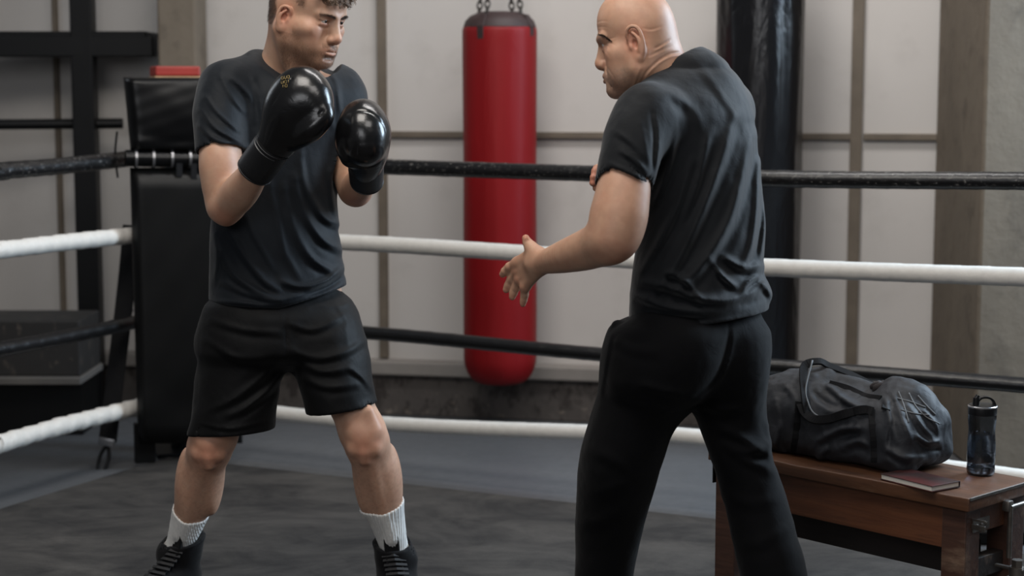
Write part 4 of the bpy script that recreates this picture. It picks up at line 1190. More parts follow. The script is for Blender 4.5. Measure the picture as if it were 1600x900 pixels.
# ------------------------------------------------------------------ the bald man in black, seen from behind
def coach():
    D0 = 3.93
    root = thing('person', 'bald man in black t-shirt and sweatpants seen from behind, reaching out his left hand', 'person', (at(1085, 900, 3.9)[0], 3.9, .017))
    # --- head
    th = math.radians(12); pit = math.radians(8)
    fwd = V(-math.cos(th) * math.cos(pit), math.sin(th) * math.cos(pit), -math.sin(pit)); up = V(.02, .03, 1)
    H = Head((0, 0, 0), fwd, up, scale=1.0, jaw=1.02, nose=1.0, fat=.006, ear=1.22, deep=.82, slit=.0034, back=-.030, swing=4.0)
    H.O = at(993, 68, 3.885) - H.R @ (np.array([-.0765, -.010 * .82, -.013]))
    S = Shape(); H.sculpt(S)
    nb = at(1052, 138, 3.97)
    S.cap(H.W(0, -.030, -.050), nb, .056, .070, k=.05)
    S.cap(at(1020, 62, 3.985), at(1034, 104, 3.985), .044, .046, k=.04)
    for z in (.043, .055):                                                       # frown lines
        H.chain(S, [(-.040, .070, z - .006), (-.022, .086, z), (0, .094, z - .001), (.022, .086, z), (.04, .07, z - .006)], .0006, op='s', k=.006)
    for qd in (-1, 1):
        H.cap(S, (qd * .012, .0935, .0120), (qd * .046, .0785, .0150), .0105, .0090, k=.010)      # heavy brow
        H.cap(S, (qd * .024, .0865, -.014), (qd * .042, .0785, -.016), .0050, .0040, k=.008)      # bags under the eyes
        H.chain(S, [(qd * .026, .0890, -.020), (qd * .040, .0780, -.023), (qd * .047, .070, -.019)], .0006, op='s', k=.006)
        H.ell(S, (qd * .046, .040, -.082), (.018, .026, .020), k=.02)                             # jowl
        H.chain(S, [(qd * .030, .083, -.082), (qd * .036, .074, -.096), (qd * .034, .066, -.106)], .0008, op='s', k=.008)
    for k in range(3):                                                           # crow's feet
        H.cap(S, (-.049, .068, .000 - .005 * k), (-.060, .048, .006 - .010 * k), .0005, op='s', k=.004)
    folds(S, [(((1004, 44), (1018, 46), (1034, 41)), -1.2, 2.5), (((1022, 76), (1032, 71), (1046, 62)), -2.4, 2.6), (((1008, 116), (1018, 104), (1032, 92), (1048, 84), (1062, 82)), -3.6, 3.2), (((1012, 88), (1022, 84), (1036, 77), (1050, 72)), -1.2, 2.6),
              (((990, 140), (994, 122), (1001, 106)), 2.0, 3.5), (((999, 138), (1005, 122), (1014, 106)), -1.6, 3), (((1008, 60), (1012, 76), (1010, 92)), -1.2, 3),
              (((932, 36), (940, 33), (950, 34)), -1.0, 1.6), (((931, 44), (940, 42), (952, 44)), -.9, 1.6), (((946, 70), (951, 74), (954, 80)), -1.0, 1.6), (((949, 66), (956, 68), (962, 73)), -.8, 1.5), (((949, 62), (957, 60), (963, 58)), -.8, 1.5), (((944, 78), (949, 84), (953, 90)), -1.0, 1.8),
              (((944, 98), (950, 108), (957, 118), (963, 128)), -1.5, 2.2), (((952, 124), (956, 130), (957, 138)), -1.0, 1.8), (((972, 108), (978, 120), (976, 132)), -.9, 3.0)], 690.0, 4.06, .72)
    # --- hidden trunk
    rows = [(150, 1040, 1128, 3.99), (185, 1015, 1150, 3.965), (220, 1012, 1170, 3.95), (300, 1016, 1178), (380, 1010, 1182), (440, 1004, 1184), (500, 1000, 1184), (540, 985, 1182), (575, 1000, 1170)]
    S.loft(sil(rows, D0, 48, .62), k=.05)
    nU = len(S.p)
    # --- left arm and hand
    sh_, el, wr = at(988, 200, 3.76), at(955, 372, 3.70), at(852, 409, 3.90)
    S.limb([at(1000, 200, 3.79), at(982, 260, 3.738), at(968, 325, 3.71), el], [.046, .053, .054, .050], k=.04)
    S.limb([at(962, 345, 3.70), el, at(925, 387, 3.755), at(885, 400, 3.83), wr, at(836, 411, 3.928)], [.046, .0475, .0465, .0375, .0275, .0255], k=.03)
    S.ell(at(972, 330, 3.715), (.040, .05, .070), k=.05)
    ax = at(806, 432, 3.985) - wr
    ARM = Shape(); ARM.p = [p_ for p_ in S.p[nU:] if p_[0] == 'u']
    # palm: four metacarpals with the thumb ball
    mcp = [at(808, 411, 3.985), at(808, 424, 3.990), at(812, 437, 3.985), at(820, 449, 3.970)]
    base = [at(840, 399, 3.925), at(841, 406, 3.925), at(842, 413, 3.922), at(843, 420, 3.916)]
    for m, b in zip(mcp, base): S.cap(b, m, .0145, .0120, k=.016)
    for m in mcp: S.ell(m + V(.002, -.006, .002), (.0105, .0105, .0105), k=.008)
    fing = [[(808, 411, 3.985), (796, 417, 4.000), (789, 424, 4.012), (785.5, 428.5, 4.018)],
            [(808, 424, 3.990), (799, 436, 4.008), (794, 446, 4.016), (791, 452.5, 4.018)],
            [(812, 437, 3.985), (806, 449, 4.000), (802, 458, 4.006), (800.5, 464, 4.006)],
            [(820, 449, 3.970), (819.5, 461, 3.980), (818, 469, 3.984), (817, 475, 3.985)]]
    rad = [(.0118, .0108, .0098, .0082), (.0118, .0110, .0098, .0082), (.0114, .0106, .0095, .0079), (.0104, .0095, .0085, .0071)]
    for f, r in zip(fing, rad):
        P = [at(*p) for p in f]; t = Shape(); t.chain(P, r, k=.002)
        for j in (1, 2): t.ell(P[j] + V(.0012, -.003, .0005), np.ones(3) * r[j] * .86, k=.004)
        d = nrm(P[3] - P[2]); t.ell(P[3] + V(.001, -r[3] * .80, .001), (.0044, .0018, .0062), k=.0012)
        S.sub(t, 'u', .005)
    S.cap(at(842, 399, 3.920), at(830, 387, 3.935), .018, .0145, k=.014)
    t = Shape(); t.chain([at(831, 388, 3.935), at(824.5, 379.5, 3.942), at(821.5, 372.5, 3.944)], [.0128, .0112, .0088], k=.003); t.ell(at(822.5, 374, 3.933), (.0052, .0018, .0062), k=.0015)
    S.sub(t, 'u', .007)
    S.cap(at(832, 391, 3.938), mcp[0], .0085, .0085, k=.014)                     # web of the thumb
    for m, b in zip(mcp, base):                                                  # tendons
        S.cap(b + V(.003, -.0125, .002), m + V(.001, -.0115, .003), .0022, .0030, k=.008)
    # --- right arm folded before the chest, only its fingertips show past the sleeve
    s2, e2, w2 = at(1128, 190, 4.07), at(1090, 330, 4.28), at(968, 288, 4.16)
    S.cap(s2, e2, .056, .046, k=.04); S.chain([e2, at(1030, 310, 4.24), w2], [.046, .044, .029], k=.03)
    S.cap(w2, at(946, 280, 4.14), .030, .036, k=.02)
    for i, (a, b, c) in enumerate((((950, 264, 4.13), (933, 263, 4.12), (929, 267, 4.11)), ((950, 273, 4.13), (930, 274, 4.11), (926.5, 277, 4.10)), ((952, 282, 4.13), (930, 284, 4.11), (926, 286, 4.10)), ((954, 290, 4.14), (934, 292, 4.12), (931, 294, 4.11)))):
        t = Shape(); t.chain([at(*a), at(*b), at(*c)], [.0105, .0095, .0080], k=.003); S.sub(t, 'u', .006)
    S.chain([at(962, 268, 4.13), at(950, 250, 4.14), at(943, 243, 4.14)], [.014, .012, .010], k=.01)
    # --- legs inside the trousers, feet in shoes
    LA, RA = at(935, 1040, 3.98), at(1232, 1040, 3.86); LA[2] = .10; RA[2] = .10
    lh, rh = at(1010, 590, 3.86), at(1140, 585, 3.98); lk, rk = at(962, 800, 3.93), at(1172, 760, 3.93)
    for h, kn, an in ((lh, lk, LA), (rh, rk, RA)):
        S.cap(h, kn, .066, .054, k=.05); S.cap(kn, an, .054, .038, k=.03); S.cap(an, an - V(0, 0, .04), .036, .034, k=.02)
    lo, hi = V(-.10, 3.55, .05), V(.80, 4.42, 1.66)
    v, q = bake(S, lo, hi, .0075, (((-.055, .10, .0024), (.19, .41, .0024), (.10, .19, .005)), ((3.84, 4.09, .0024), (3.64, 3.84, .0045)), ((.94, 1.10, .0024), (1.27, 1.64, .0024), (1.10, 1.27, .005))))
    c = np.ones((len(v), 3)); c, L = face_tint(H, c, v)
    stub = sstep(-.045, -.075, L[:, 2]) * sstep(.0, .03, L[:, 1]) * (L[:, 2] > -.14) * sstep(.2, .1, np.abs(L[:, 0]))
    nz = .5 + .5 * vnoise(v, 420, 3)
    c = c * (1 - (.30 * stub * (.5 + nz))[:, None] * V(.9, .75, .6))
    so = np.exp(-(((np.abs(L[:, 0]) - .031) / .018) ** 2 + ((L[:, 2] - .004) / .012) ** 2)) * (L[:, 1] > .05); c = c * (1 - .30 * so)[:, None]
    c = c * (1 - .06 * sstep(.3, .7, .5 + .5 * vnoise(v, 90, 12)))[:, None]
    for m in mcp: c = blob(c, v, m + V(0, -.008, .002), V(.012, .012, .010), (1.0, .80, .76))
    for f in fing: c = blob(c, v, at(*f[3]), V(.010, .012, .010), (1.03, .80, .78))
    c = blob(c, v, at(821, 370, 3.94), V(.012, .012, .012), (1.03, .80, .78)); c = blob(c, v, at(968, 395, 3.68), V(.04, .04, .04), (1.02, .86, .84))
    for p in ((928, 267, 4.11), (926, 277, 4.1), (926, 286, 4.1)): c = blob(c, v, at(*p), V(.015, .015, .012), (1.03, .74, .72))
    body = link('body', to_mesh('body', v, q, c), skin_mat('skin_tanned', srgb(192, 151, 125), srgb(176, 126, 102), .5), root, True, True)
    H.eyes(root, at(515, 40, 4.4), M_EYE)
    # brow
    rg = np.random.default_rng(5)
    n = 240; bp = np.array([(935, 54), (941, 55), (948, 59), (955, 65)], float)
    rt = [surf(S, *(np.array([np.interp(tt, (0, .33, .67, 1), bp[:, k]) for k in (0, 1)]) + rg.normal(0, .9, 2)), 0, 3.7, 4.2) for tt in rg.uniform(0, 1, n)]
    strands('eyebrow', np.array(rt), np.tile(H.R @ nrm(V(-.75, -.1, .05)), (n, 1)), .007, .0005, simple('dark_brow', srgb(46, 38, 33), .55, var=.3, scale=60), root, rg)
    for qd in (1,):
        n = 260; t = rg.uniform(0, 1, n); x = qd * (.012 + .036 * t)
        r_ = np.array([H.W(xx, (.1020 - .0165 * tt ** 1.8), .0150 + .004 * math.sin(tt * 2.6) + rg.normal(0, .0018)) for xx, tt in zip(x, t)])
        strands('eyebrow', r_, np.tile(H.R @ nrm(V(qd * .95, .10, .25)), (n, 1)), (.009), .0006, simple('dark_brow_hair', srgb(50, 42, 36), .55, var=.3, scale=60), root, rg)

    # --- t-shirt
    T = Shape()
    rows = [(106, 1052, 1112, 3.97), (116, 1026, 1136, 3.965), (135, 1003, 1157, 3.96), (160, 985, 1173, 3.95), (190, 975, 1182, 3.945), (225, 985, 1188, 3.94), (270, 995, 1192, 3.935),
            (330, 997, 1196, 3.93), (385, 990, 1198, 3.925), (430, 983, 1200, 3.92), (462, 980, 1206, 3.92, .71), (490, 979, 1205, 3.92, .75), (530, 979, 1202, 3.92, .75)]
    T.loft(sil(rows, D0, 48, .68), k=.03, cap=False)
    T.cap(at(1050, 132, 3.96), at(1010, 185, 3.81), .052, .056, k=.05)            # left shoulder slope
    T.cap(at(1092, 128, 4.00), at(1130, 168, 4.06), .054, .058, k=.05)
    T.cap(at(1066, 112, 3.985), at(1096, 132, 3.97), .050, .05, k=.09)            # hump below the neck
    T.limb([at(1008, 182, 3.80), at(994, 212, 3.765), at(984, 250, 3.74), at(970, 310, 3.72)], [.066, .069, .0655, .0625], k=.045)
    ax = nrm(at(958, 372, 3.70) - at(985, 200, 3.76))
    T.cap(at(1128, 172, 4.08), at(1105, 262, 4.20), .062, .062, k=.045)           # right sleeve, turned away
    # creases
    K = 690.0
    folds(T, [(((1150, 175), (1128, 250), (1098, 330), (1058, 410), (1010, 470)), 6, 12), (((1176, 205), (1160, 280), (1138, 350), (1092, 420), (1050, 455)), 7, 13),
              (((1186, 250), (1184, 320), (1176, 380), (1160, 420)), 6, 9), (((1194, 290), (1196, 350), (1190, 400)), 5, 8),
              (((1082, 250), (1060, 320), (1030, 380), (1000, 430)), 5, 10), (((1058, 215), (1040, 280), (1022, 320)), 4, 8), (((1110, 205), (1090, 285), (1062, 350)), 4, 10),
              (((1000, 440), (1040, 448), (1080, 462), (1130, 470), (1180, 455)), 7, 10), (((1040, 425), (1062, 434), (1082, 452), (1100, 476)), 7, 8),
              (((1110, 405), (1122, 425), (1138, 440), (1150, 450)), 8, 8), (((1128, 400), (1160, 418), (1190, 415)), 6, 9), (((1160, 455), (1170, 440), (1185, 430)), 6, 6), (((1190, 440), (1202, 458), (1208, 474)), 8, 11),
              (((990, 460), (1010, 470), (1050, 482), (1100, 486), (1160, 478)), 5, 9), (((1012, 487), (1060, 492), (1110, 494)), 2.5, 5),
              (((1018, 175), (1024, 215), (1020, 265)), -4, 6), (((1000, 190), (1010, 230), (1016, 262)), 3, 7), (((968, 235), (990, 250), (1012, 272)), 3, 7), (((950, 255), (980, 268), (1008, 283)), 3, 6), (((960, 205), (985, 222), (1005, 246)), 2.5, 7),
              (((1090, 100), (1120, 140), (1160, 200)), 3, 12), (((1040, 140), (1080, 170), (1110, 240)), 3, 14)], K, 4.05, 2.0)
    ripple(T, .0026, (9, 9, 5), 31, at(1090, 300, 3.9))
    ripple(T, .0012, (30, 30, 16), 35, at(1090, 300, 3.9))
    # openings: sleeve, neck, hem
    T2 = Shape(); T2.sub(T, 'u', .001, at(1085, 300, 3.9), .6)
    hc = at(971, 292, 3.72)
    def sleeve_cut(P):          # keep above the hem in the sleeve's own region
        near = np.linalg.norm(P - hc, axis=1) - .095
        return np.maximum(-((P - hc) @ ax), near)
    T2.fn(lambda P: sleeve_cut(P), hc, .12, 's', .004)
    T2.fn(lambda P: np.maximum(ARM.eval(P) - .003, np.linalg.norm(P - hc, axis=1) - .075), hc, .10, 's', .002)
    nd = nrm(H.W(0, -.03, -.03) - nb)
    na, nl, nf = at(1076, 90, 4.00), at(1014, 112, 3.87), at(980, 158, 3.98)
    nn = nrm(np.cross(nl - na, nf - na)); nn = nn if nn @ (H.O - na) > 0 else -nn
    nc = (na + nf) / 2 + V(0, -.005, 0)
    T2.fn(lambda P: np.maximum(-((P - na) @ nn), np.linalg.norm(P - nc, axis=1) - .20), nc, .21, 's', .004)
    T2.cap(nb - nd * .03, nb + nd * .12, .060, .058, op='s', k=.004)
    hp = at(1095, 508, 3.76); T2.plane(hp, nrm(V(.10, -.03, -1)), k=.004)
    hin = [(r[0], r[1] + 8, r[2] - 8, 3.92) for r in ((455, 984, 1203), (490, 983, 1202), (540, 983, 1199))]
    I = Shape(); I.loft(sil(hin, D0, 48, .72)); I.plane(hp + V(0, 0, .03), (0, 0, 1)); T2.sub(I, 's', .003, at(1090, 495, 3.92), .25)
    v, q = bake(T2, V(.15, 3.58, .82), V(.66, 4.34, 1.47), .0038, project=1, smooth=2)
    mt = cloth_mat('washed_black_cotton', srgb(20, 22, 25), .7, 1100, .16)
    o = link('t_shirt', to_mesh('t_shirt', v, q), mt, root, True, True)
    # collar rib
    cb = nrm(np.cross(nd, (0, 1, 0))); cc = np.cross(nd, cb)

    # --- sweatpants
    P_ = Shape()
    P_.loft(sil([(462, 1000, 1188, 0, .64), (488, 992, 1192, 0, .66), (506, 968, 1194, 0, .70), (520, 957, 1195, 0, .70), (545, 950, 1194, 0, .64), (575, 955, 1188, 0, .54), (600, 970, 1175, 0, .5), (625, 1030, 1125, 0, .38)], 3.92, 48, .74), k=.03, cap=False)
    Lg = [(520, 962, 1110, 3.87), (560, 950, 1100, 3.87), (620, 931, 1078, 3.875), (660, 918, 1058, 3.88), (700, 907, 1042, 3.885), (740, 901, 1029, 3.90), (790, 899, 1014, 3.92), (850, 898, 1000, 3.945), (900, 896, 990, 3.955), (980, 896, 982, 3.97), (1052, 898, 980, 3.98)]
    Rg = [(520, 1080, 1196, 3.95), (560, 1080, 1196, 3.95), (620, 1078, 1198, 3.955), (660, 1090, 1199, 3.95), (700, 1104, 1205, 3.93), (740, 1118, 1217, 3.925), (790, 1132, 1234, 3.91), (850, 1146, 1252, 3.89), (900, 1156, 1264, 3.88), (980, 1176, 1282, 3.87), (1062, 1196, 1296, 3.86)]
    P_.loft(sil(Lg, 3.9, 0, 1.12), k=.085, cap=False); P_.loft(sil(Rg, 3.9, 0, 1.12), k=.05, cap=False)
    P_.ell(at(1040, 560, 3.80), (.10, .07, .10), k=.06); P_.ell(at(1148, 560, 3.90), (.07, .08, .10), k=.06)
    P_.cap(at(966, 510, 3.84), at(957, 532, 3.84), .014, .008, k=.012)           # pocket mouth gaping
    folds(P_, [(((1140, 505), (1138, 540), (1120, 590), (1084, 622)), -4, 6), (((1120, 668), (1150, 680), (1182, 700), (1205, 708)), 9, 12), (((1150, 700), (1178, 706), (1204, 690)), 8, 9), (((1130, 690), (1160, 715), (1205, 735)), 6, 12),
               (((1200, 660), (1205, 690), (1200, 715)), 5, 9), (((915, 700), (950, 715), (990, 742)), 3, 14), (((930, 770), (960, 762), (1000, 740)), 3, 14), (((905, 815), (940, 812), (980, 790)), 2.5, 14),
               (((960, 530), (985, 545), (1030, 548)), 3, 12), (((1000, 600), (1040, 612), (1070, 615)), 4, 10), (((1090, 625), (1120, 640), (1160, 640)), 4, 10), (((1130, 770), (1165, 785), (1215, 780)), 3, 13), (((1160, 850), (1190, 846), (1240, 820)), 2.5, 13), (((955, 520), (948, 560), (938, 620)), 3, 6)], K, 4.02, 1.2)
    ripple(P_, .003, (8, 8, 6), 51, at(1080, 700, 3.9)); ripple(P_, .0012, (24, 24, 20), 53, at(1080, 700, 3.9))
    P_.plane(V(0, 0, .055), (0, 0, -1)); P_.plane(at(1090, 468, 3.92), (0, 0, 1))
    v, q = bake(P_, V(.10, 3.66, .04), V(.76, 4.2, .95), .005, project=1, smooth=1)
    mp = cloth_mat('black_fleece', srgb(8, 8, 10), .88, 700, .05)
    link('sweatpants', to_mesh('sweatpants', v, q), mp, root, True, True)
    mu, ms = cloth_mat('black_shoe_cloth', srgb(24, 24, 26), .7, 900, .1), simple('black_rubber', srgb(28, 28, 30), .6, var=.1)
    shoe('shoe', root, LA, (-.85, .5), mu, ms, .115); shoe('shoe', root, RA, (-.35, .94), mu, ms, .115)
    return root
coach()
# ------------------------------------------------------------------ the boxer
def boxer():
    D0 = 4.5; K = 600.0
    root = thing('person', 'bearded young boxer in dark t-shirt and shorts with black gloves raised to his chin', 'person', (at(450, 900, 4.5)[0], 4.5, .017))
    # --- head
    th, pit = math.radians(34), math.radians(13)
    fwd = V(math.cos(th) * math.cos(pit), -math.sin(th) * math.cos(pit), -math.sin(pit)); up = V(.05, .0, 1)
    H = Head((0, 0, 0), fwd, up, scale=1.0, jaw=.97, nose=1.0, fat=-.003, ear=.92, deep=.96, fold=0.0, slit=.0036)
    H.O = at(446, 27, 4.40) - H.R @ np.array([.0765, -.010, -.013])
    S = Shape(); H.sculpt(S)
    nb = at(446, 132, 4.56)
    S.cap(H.W(0, -.030, -.050), nb, .057, .064, k=.045)
    S.cap(H.W(0, -.065, -.045), at(438, 112, 4.60), .040, .055, k=.04)
    S.cap(H.W(.060, -.030, -.045), at(464, 140, 4.46), .014, .013, k=.035)       # neck muscle
    S.cap(H.W(0, .030, -.112), at(478, 140, 4.45), .020, .018, k=.035)
    S.ell(H.W(0, .022, -.145), (.012, .013, .014), k=.02)
    S.cap(at(446, 118, 4.57), at(372, 138, 4.49), .040, .034, k=.05); S.cap(at(446, 118, 4.57), at(515, 138, 4.61), .040, .034, k=.05)
    # --- trunk
    S.loft(sil([(140, 385, 515, 4.55), (165, 362, 530, 4.53), (200, 356, 524, 4.52), (280, 350, 516), (360, 344, 518), (440, 342, 528), (500, 330, 545), (540, 340, 540)], D0, 20, .60), k=.05)
    nU = len([p_ for p_ in S.p if p_[0] == 'u'])
    # --- right arm (left in the picture)
    s1, e1, w1 = at(345, 140, 4.42), at(352, 322, 4.33), at(412, 250, 4.17)
    S.limb([at(358, 158, 4.45), at(346, 205, 4.39), at(345, 255, 4.36), e1], [.042, .050, .0535, .043], k=.03)
    S.limb([at(346, 300, 4.34), e1, at(375, 300, 4.27), at(396, 272, 4.21), w1], [.038, .0405, .0450, .0355, .0265], k=.022)
    S.ell(at(340, 262, 4.33), (.036, .036, .062), k=.03)                         # biceps
    S.cap(at(351, 332, 4.34), at(354, 342, 4.335), .018, .0125, k=.022)            # elbow tip
    S.chain([at(334, 278, 4.275), at(350, 262, 4.272), at(372, 250, 4.262), at(384, 246, 4.255)], [.002, .0042, .0042, .002], op='s', k=.012)
    # --- left arm
    s2, e2, w2 = at(534, 155, 4.61), at(555, 296, 4.50), at(573, 268, 4.30)
    S.limb([s2, at(548, 215, 4.55), at(552, 262, 4.515), e2], [.042, .048, .049, .040], k=.03)
    S.limb([at(549, 282, 4.51), e2, at(560, 290, 4.44), at(568, 278, 4.36), w2], [.036, .040, .042, .035, .027], k=.022)
    S.cap(at(556, 302, 4.50), at(558, 307, 4.49), .020, .015, k=.02)
    S.chain([at(548, 262, 4.455), at(553, 272, 4.44), at(552, 285, 4.435)], [.001, .0016, .001], op='s', k=.008)
    ARM = Shape(); ARM.p = [p_ for p_ in S.p if p_[0] == 'u'][nU:]
    # fists inside the gloves
    S.cap(w1, at(450, 195, 4.14), .030, .036, k=.02); S.cap(w2, at(570, 225, 4.20), .030, .034, k=.02)
    # --- legs
    hR, kR, aR = at(384, 560, 4.47), at(330, 692, 4.43), at(276, 870, 4.55)
    hL, kL, aL = at(512, 555, 4.50), at(571, 684, 4.41), at(621, 872, 4.50)
    aR[2] = .125; aL[2] = .125
    def mid(a, b, t, dx=0, dy=0, dz=0): return a * (1 - t) + b * t + V(dx, dy, dz)
    for h, k_, a, q in ((hR, kR, aR, -1), (hL, kL, aL, 1)):
        S.limb([h, mid(h, k_, .45, q * .004, -.008), mid(h, k_, .85), mid(k_, a, .03)], [.072, .062, .0545, .0530], k=.05)
        S.limb([mid(h, k_, .93), k_ + V(0, -.002, 0), mid(k_, a, .14, 0, .006), mid(k_, a, .36, q * .001, .016), mid(k_, a, .62, 0, .012), mid(k_, a, .85, 0, .004), a], [.056, .0535, .0535, .0565, .0450, .0350, .0335], k=.03)
        S.ell(k_ + V(q * -.003, -.046, .010), (.022, .014, .026), k=.022)                     # knee cap
        S.cap(k_ + V(0, -.050, -.030), k_ + V(0, -.045, -.052), .011, .009, k=.02)            # tendon below it
        S.ell(k_ + V(.028, -.040, -.022), (.012, .012, .014), k=.018); S.ell(k_ + V(-.028, -.040, -.022), (.012, .012, .014), k=.018)
        S.cap(k_ + V(.022 - q * .012, -.034, .075), k_ + V(.028, -.036, .030), .015, .011, k=.03); S.cap(k_ + V(-.022 - q * .012, -.034, .075), k_ + V(-.028, -.036, .030), .015, .011, k=.03)
        S.cap(mid(k_, a, .14, 0, -.040), mid(k_, a, .8, 0, -.026), .010, .008, k=.02)         # shin
        S.ell(mid(k_, a, .33, q * .034, .020), (.026, .034, .085), k=.03); S.ell(mid(k_, a, .36, -q * .030, .022), (.026, .034, .085), k=.03)
        S.ell(mid(k_, a, .97, .030, -.002), (.012, .015, .016), k=.015); S.ell(mid(k_, a, .97, -.030, -.002), (.012, .015, .016), k=.015)
        S.cap(a, a - V(0, 0, .06), .034, .036, k=.02); S.cap(a - V(0, 0, .06), a + (V(-.09, -.135, -.085) if q < 0 else V(.02, -.16, -.085)), .030, .018, k=.03)
    x0, x1 = at(295, 200, 4.4)[0], at(620, 200, 4.5)[0]
    lo, hi = V(-1.02, 4.02, .03), V(-.20, 4.74, 1.65)
    v, q = bake(S, lo, hi, .0075, (((-.62, -.40, .0021), (-.86, -.62, .0042), (-.46, -.26, .0042)), ((4.24, 4.56, .0023), (4.10, 4.24, .0045)), ((1.33, 1.62, .0021), (1.05, 1.30, .0042), (.20, .56, .0045))))
    c = np.ones((len(v), 3)); c, L = face_tint(H, c, v)
    nz = .5 + .5 * vnoise(v, 520, 3); n2 = .5 + .5 * vnoise(v, 190, 7)
    X, Y, Z = np.abs(L[:, 0]), L[:, 1], L[:, 2]
    def beard(X, Y, Z):
        side = sstep(.018, .045, X)
        line = -.064 + .040 * sstep(.075, .0, Y) * side + .030 * sstep(.022, -.004, Y) * side
        w = sstep(line + .012, line - .016, Z) * sstep(-.030, -.005, Y) * (Z > -.150) * sstep(-.150, -.125, Z)
        w = np.maximum(w, sstep(-.0545, -.059, Z) * (Z > -.072) * (X < .030) * (Y > .07))
        w = w * (1 - np.exp(-((X / .020) ** 2 + ((Z + .0775) / .0085) ** 2) ** 2) * (Y > .07))
        w = w * (1 - .7 * np.exp(-(((X - .032) / .014) ** 2 + ((Z + .062) / .016) ** 2)))
        return w
    w = beard(X, Y, Z) * (1 - ((X > .0715) & (np.abs(Y + .010) < .030) & (Z > -.048)))
    w = w * (1 - np.exp(-(((Y + .010) / .026) ** 2 + ((Z + .008) / .034) ** 2) ** 2))
    c = c * (1 - (w * (.16 + .22 * nz))[:, None] * V(.82, .97, 1.08))
    mo = np.exp(-(((Z + .0635) / .0065) ** 2)) * (X < .030) * (Y > .07) + np.exp(-(((Z + .100) / .012) ** 2 + (X / .018) ** 2)) * (Y > .06) * .7
    c = c * (1 - (np.clip(mo, 0, 1) * (.25 + .2 * nz))[:, None] * V(.85, .97, 1.05))
    # cropped hair: darker scalp
    hl = sstep(.034, .046, Z - .030 * sstep(.02, .085, Y) + .0) ; occ = sstep(-.012, -.060, Y) * sstep(-.060, -.015, Z); tem = sstep(.012, .035, Z) * sstep(.052, .038, Y) * (X > .05)
    hw = np.clip(np.maximum(np.maximum(hl * .9, occ), tem * .75), 0, 1) * (X < .083) * sstep(.0, .004, np.abs(X - .079) + (np.abs(Z) > .04))
    hw = np.where((X > .074) & (np.abs(L[:, 1] + .01) < .035) & (Z < .03), 0, hw)
    c = c * (1 - (hw * (.55 + .25 * nz))[:, None] * V(.88, .96, 1.0))
    for k_ in (kR, kL):
        c = blob(c, v, k_ + V(0, -.05, 0), V(.05, .05, .06), (1.0, .86, .83))
        c = blob(c, v, k_ + V(0, -.05, -.02), V(.03, .05, .03), (.98, .88, .86))
    leg = sstep(.5, .4, v[:, 2]); c = c * (1 - (leg * .10 * (n2 > .60))[:, None]); c = c * (1 - (leg * .06)[:, None] * V(.6, 1, 1))
    c = blob(c, v, at(352, 340, 4.3), V(.035, .05, .035), (1.02, .80, .76)); c = blob(c, v, at(558, 312, 4.45), V(.03, .06, .03), (1.03, .74, .70))
    body = link('body', to_mesh('body', v, q, c), skin_mat('skin_fair', srgb(194, 155, 130), srgb(178, 130, 106), .5), root, True, True)
    H.eyes(root, at(960, 70, 4.05), M_EYE)
    rg = np.random.default_rng(5)
    nv = normals(v, q)
    # beard and moustache stubble
    cand = np.nonzero(np.maximum(w * (.45 + .35 * sstep(-.06, -.10, Z)), np.clip(mo, 0, 1)) * rg.uniform(0, 1, len(v)) > .30)[0]; cand = rg.choice(cand, min(5600, len(cand)), replace=False)
    dn = H.R @ V(0, .25, -1)
    strands('beard', v[cand] - nv[cand] * .0005, nv[cand] * .65 + dn * .75, .0042, .00026, simple('light_brown_beard', srgb(116, 86, 64), .5, var=.35, scale=90), root, rg, bend=dn, seg=3)
    for qd in (-1, 1):                                                           # brows
        n = 230; t = rg.uniform(0, 1, n)
        r_ = np.array([H.W(qd * (.009 + .041 * tt), .0985 - .0195 * tt ** 1.8, .0102 + .0050 * math.sin(tt * 2.1) + rg.normal(0, .0017)) for tt in t])
        strands('eyebrow', r_, np.tile(H.R @ nrm(V(qd * .8, .35, .25)), (n, 1)), .009, .0005, simple('brow_hair', srgb(52, 38, 30), .5, var=.3, scale=60), root, rg)
    # hair: cropped sides, curly top
    cand = np.nonzero((hw * rg.uniform(0, 1, len(v)) > .35) & (Z < .075))[0]; cand = rg.choice(cand, min(7000, len(cand)), replace=False)
    strands('cropped_hair', v[cand] - nv[cand] * .0005, nv[cand] * .7 + H.R @ V(0, -.35, -.5), .0055, .0003, M_HAIR_BROWN, root, rg, bend=H.R @ V(0, -.2, -1), seg=3)
    bm = bmesh.new()
    for i in range(330):                                                         # loose curls
        a = rg.uniform(0, 2 * PI); rr = math.sqrt(rg.uniform(0, 1)); x, y = .066 * rr * math.cos(a), .004 + .086 * rr * math.sin(a)
        zz = .036 + .083 * math.sqrt(max(0, 1 - (x / .080) ** 2 - ((y + .010) / .103) ** 2)) - .004
        n0 = nrm(V(x / .0765 ** 2, (y + .01) / .098 ** 2, (zz - .036) / .083 ** 2))
        if y > .05: n0 = nrm(n0 + V(0, .5, .3))
        t1 = nrm(np.cross(n0, V(1, .3 * rg.normal(), .2))); t2 = np.cross(n0, t1); R0 = rg.uniform(.007, .012); tw = rg.uniform(5, 9); p0 = rg.uniform(0, 6.28); Lh = rg.uniform(.018, .034)
        for j in range(5):
            o = rg.normal(0, .0020, 3); pts = []
            for s in np.linspace(0, 1, 13):
                an = p0 + tw * s; pts.append(H.W(*(V(x, y, zz) + o + n0 * (Lh * s - .012 * s * s) + (t1 * (math.cos(an) - math.cos(p0)) + t2 * (math.sin(an) - math.sin(p0))) * R0 * s)))
            add_tube(bm, pts, list(np.linspace(.0010, .0005, 13)), 4)
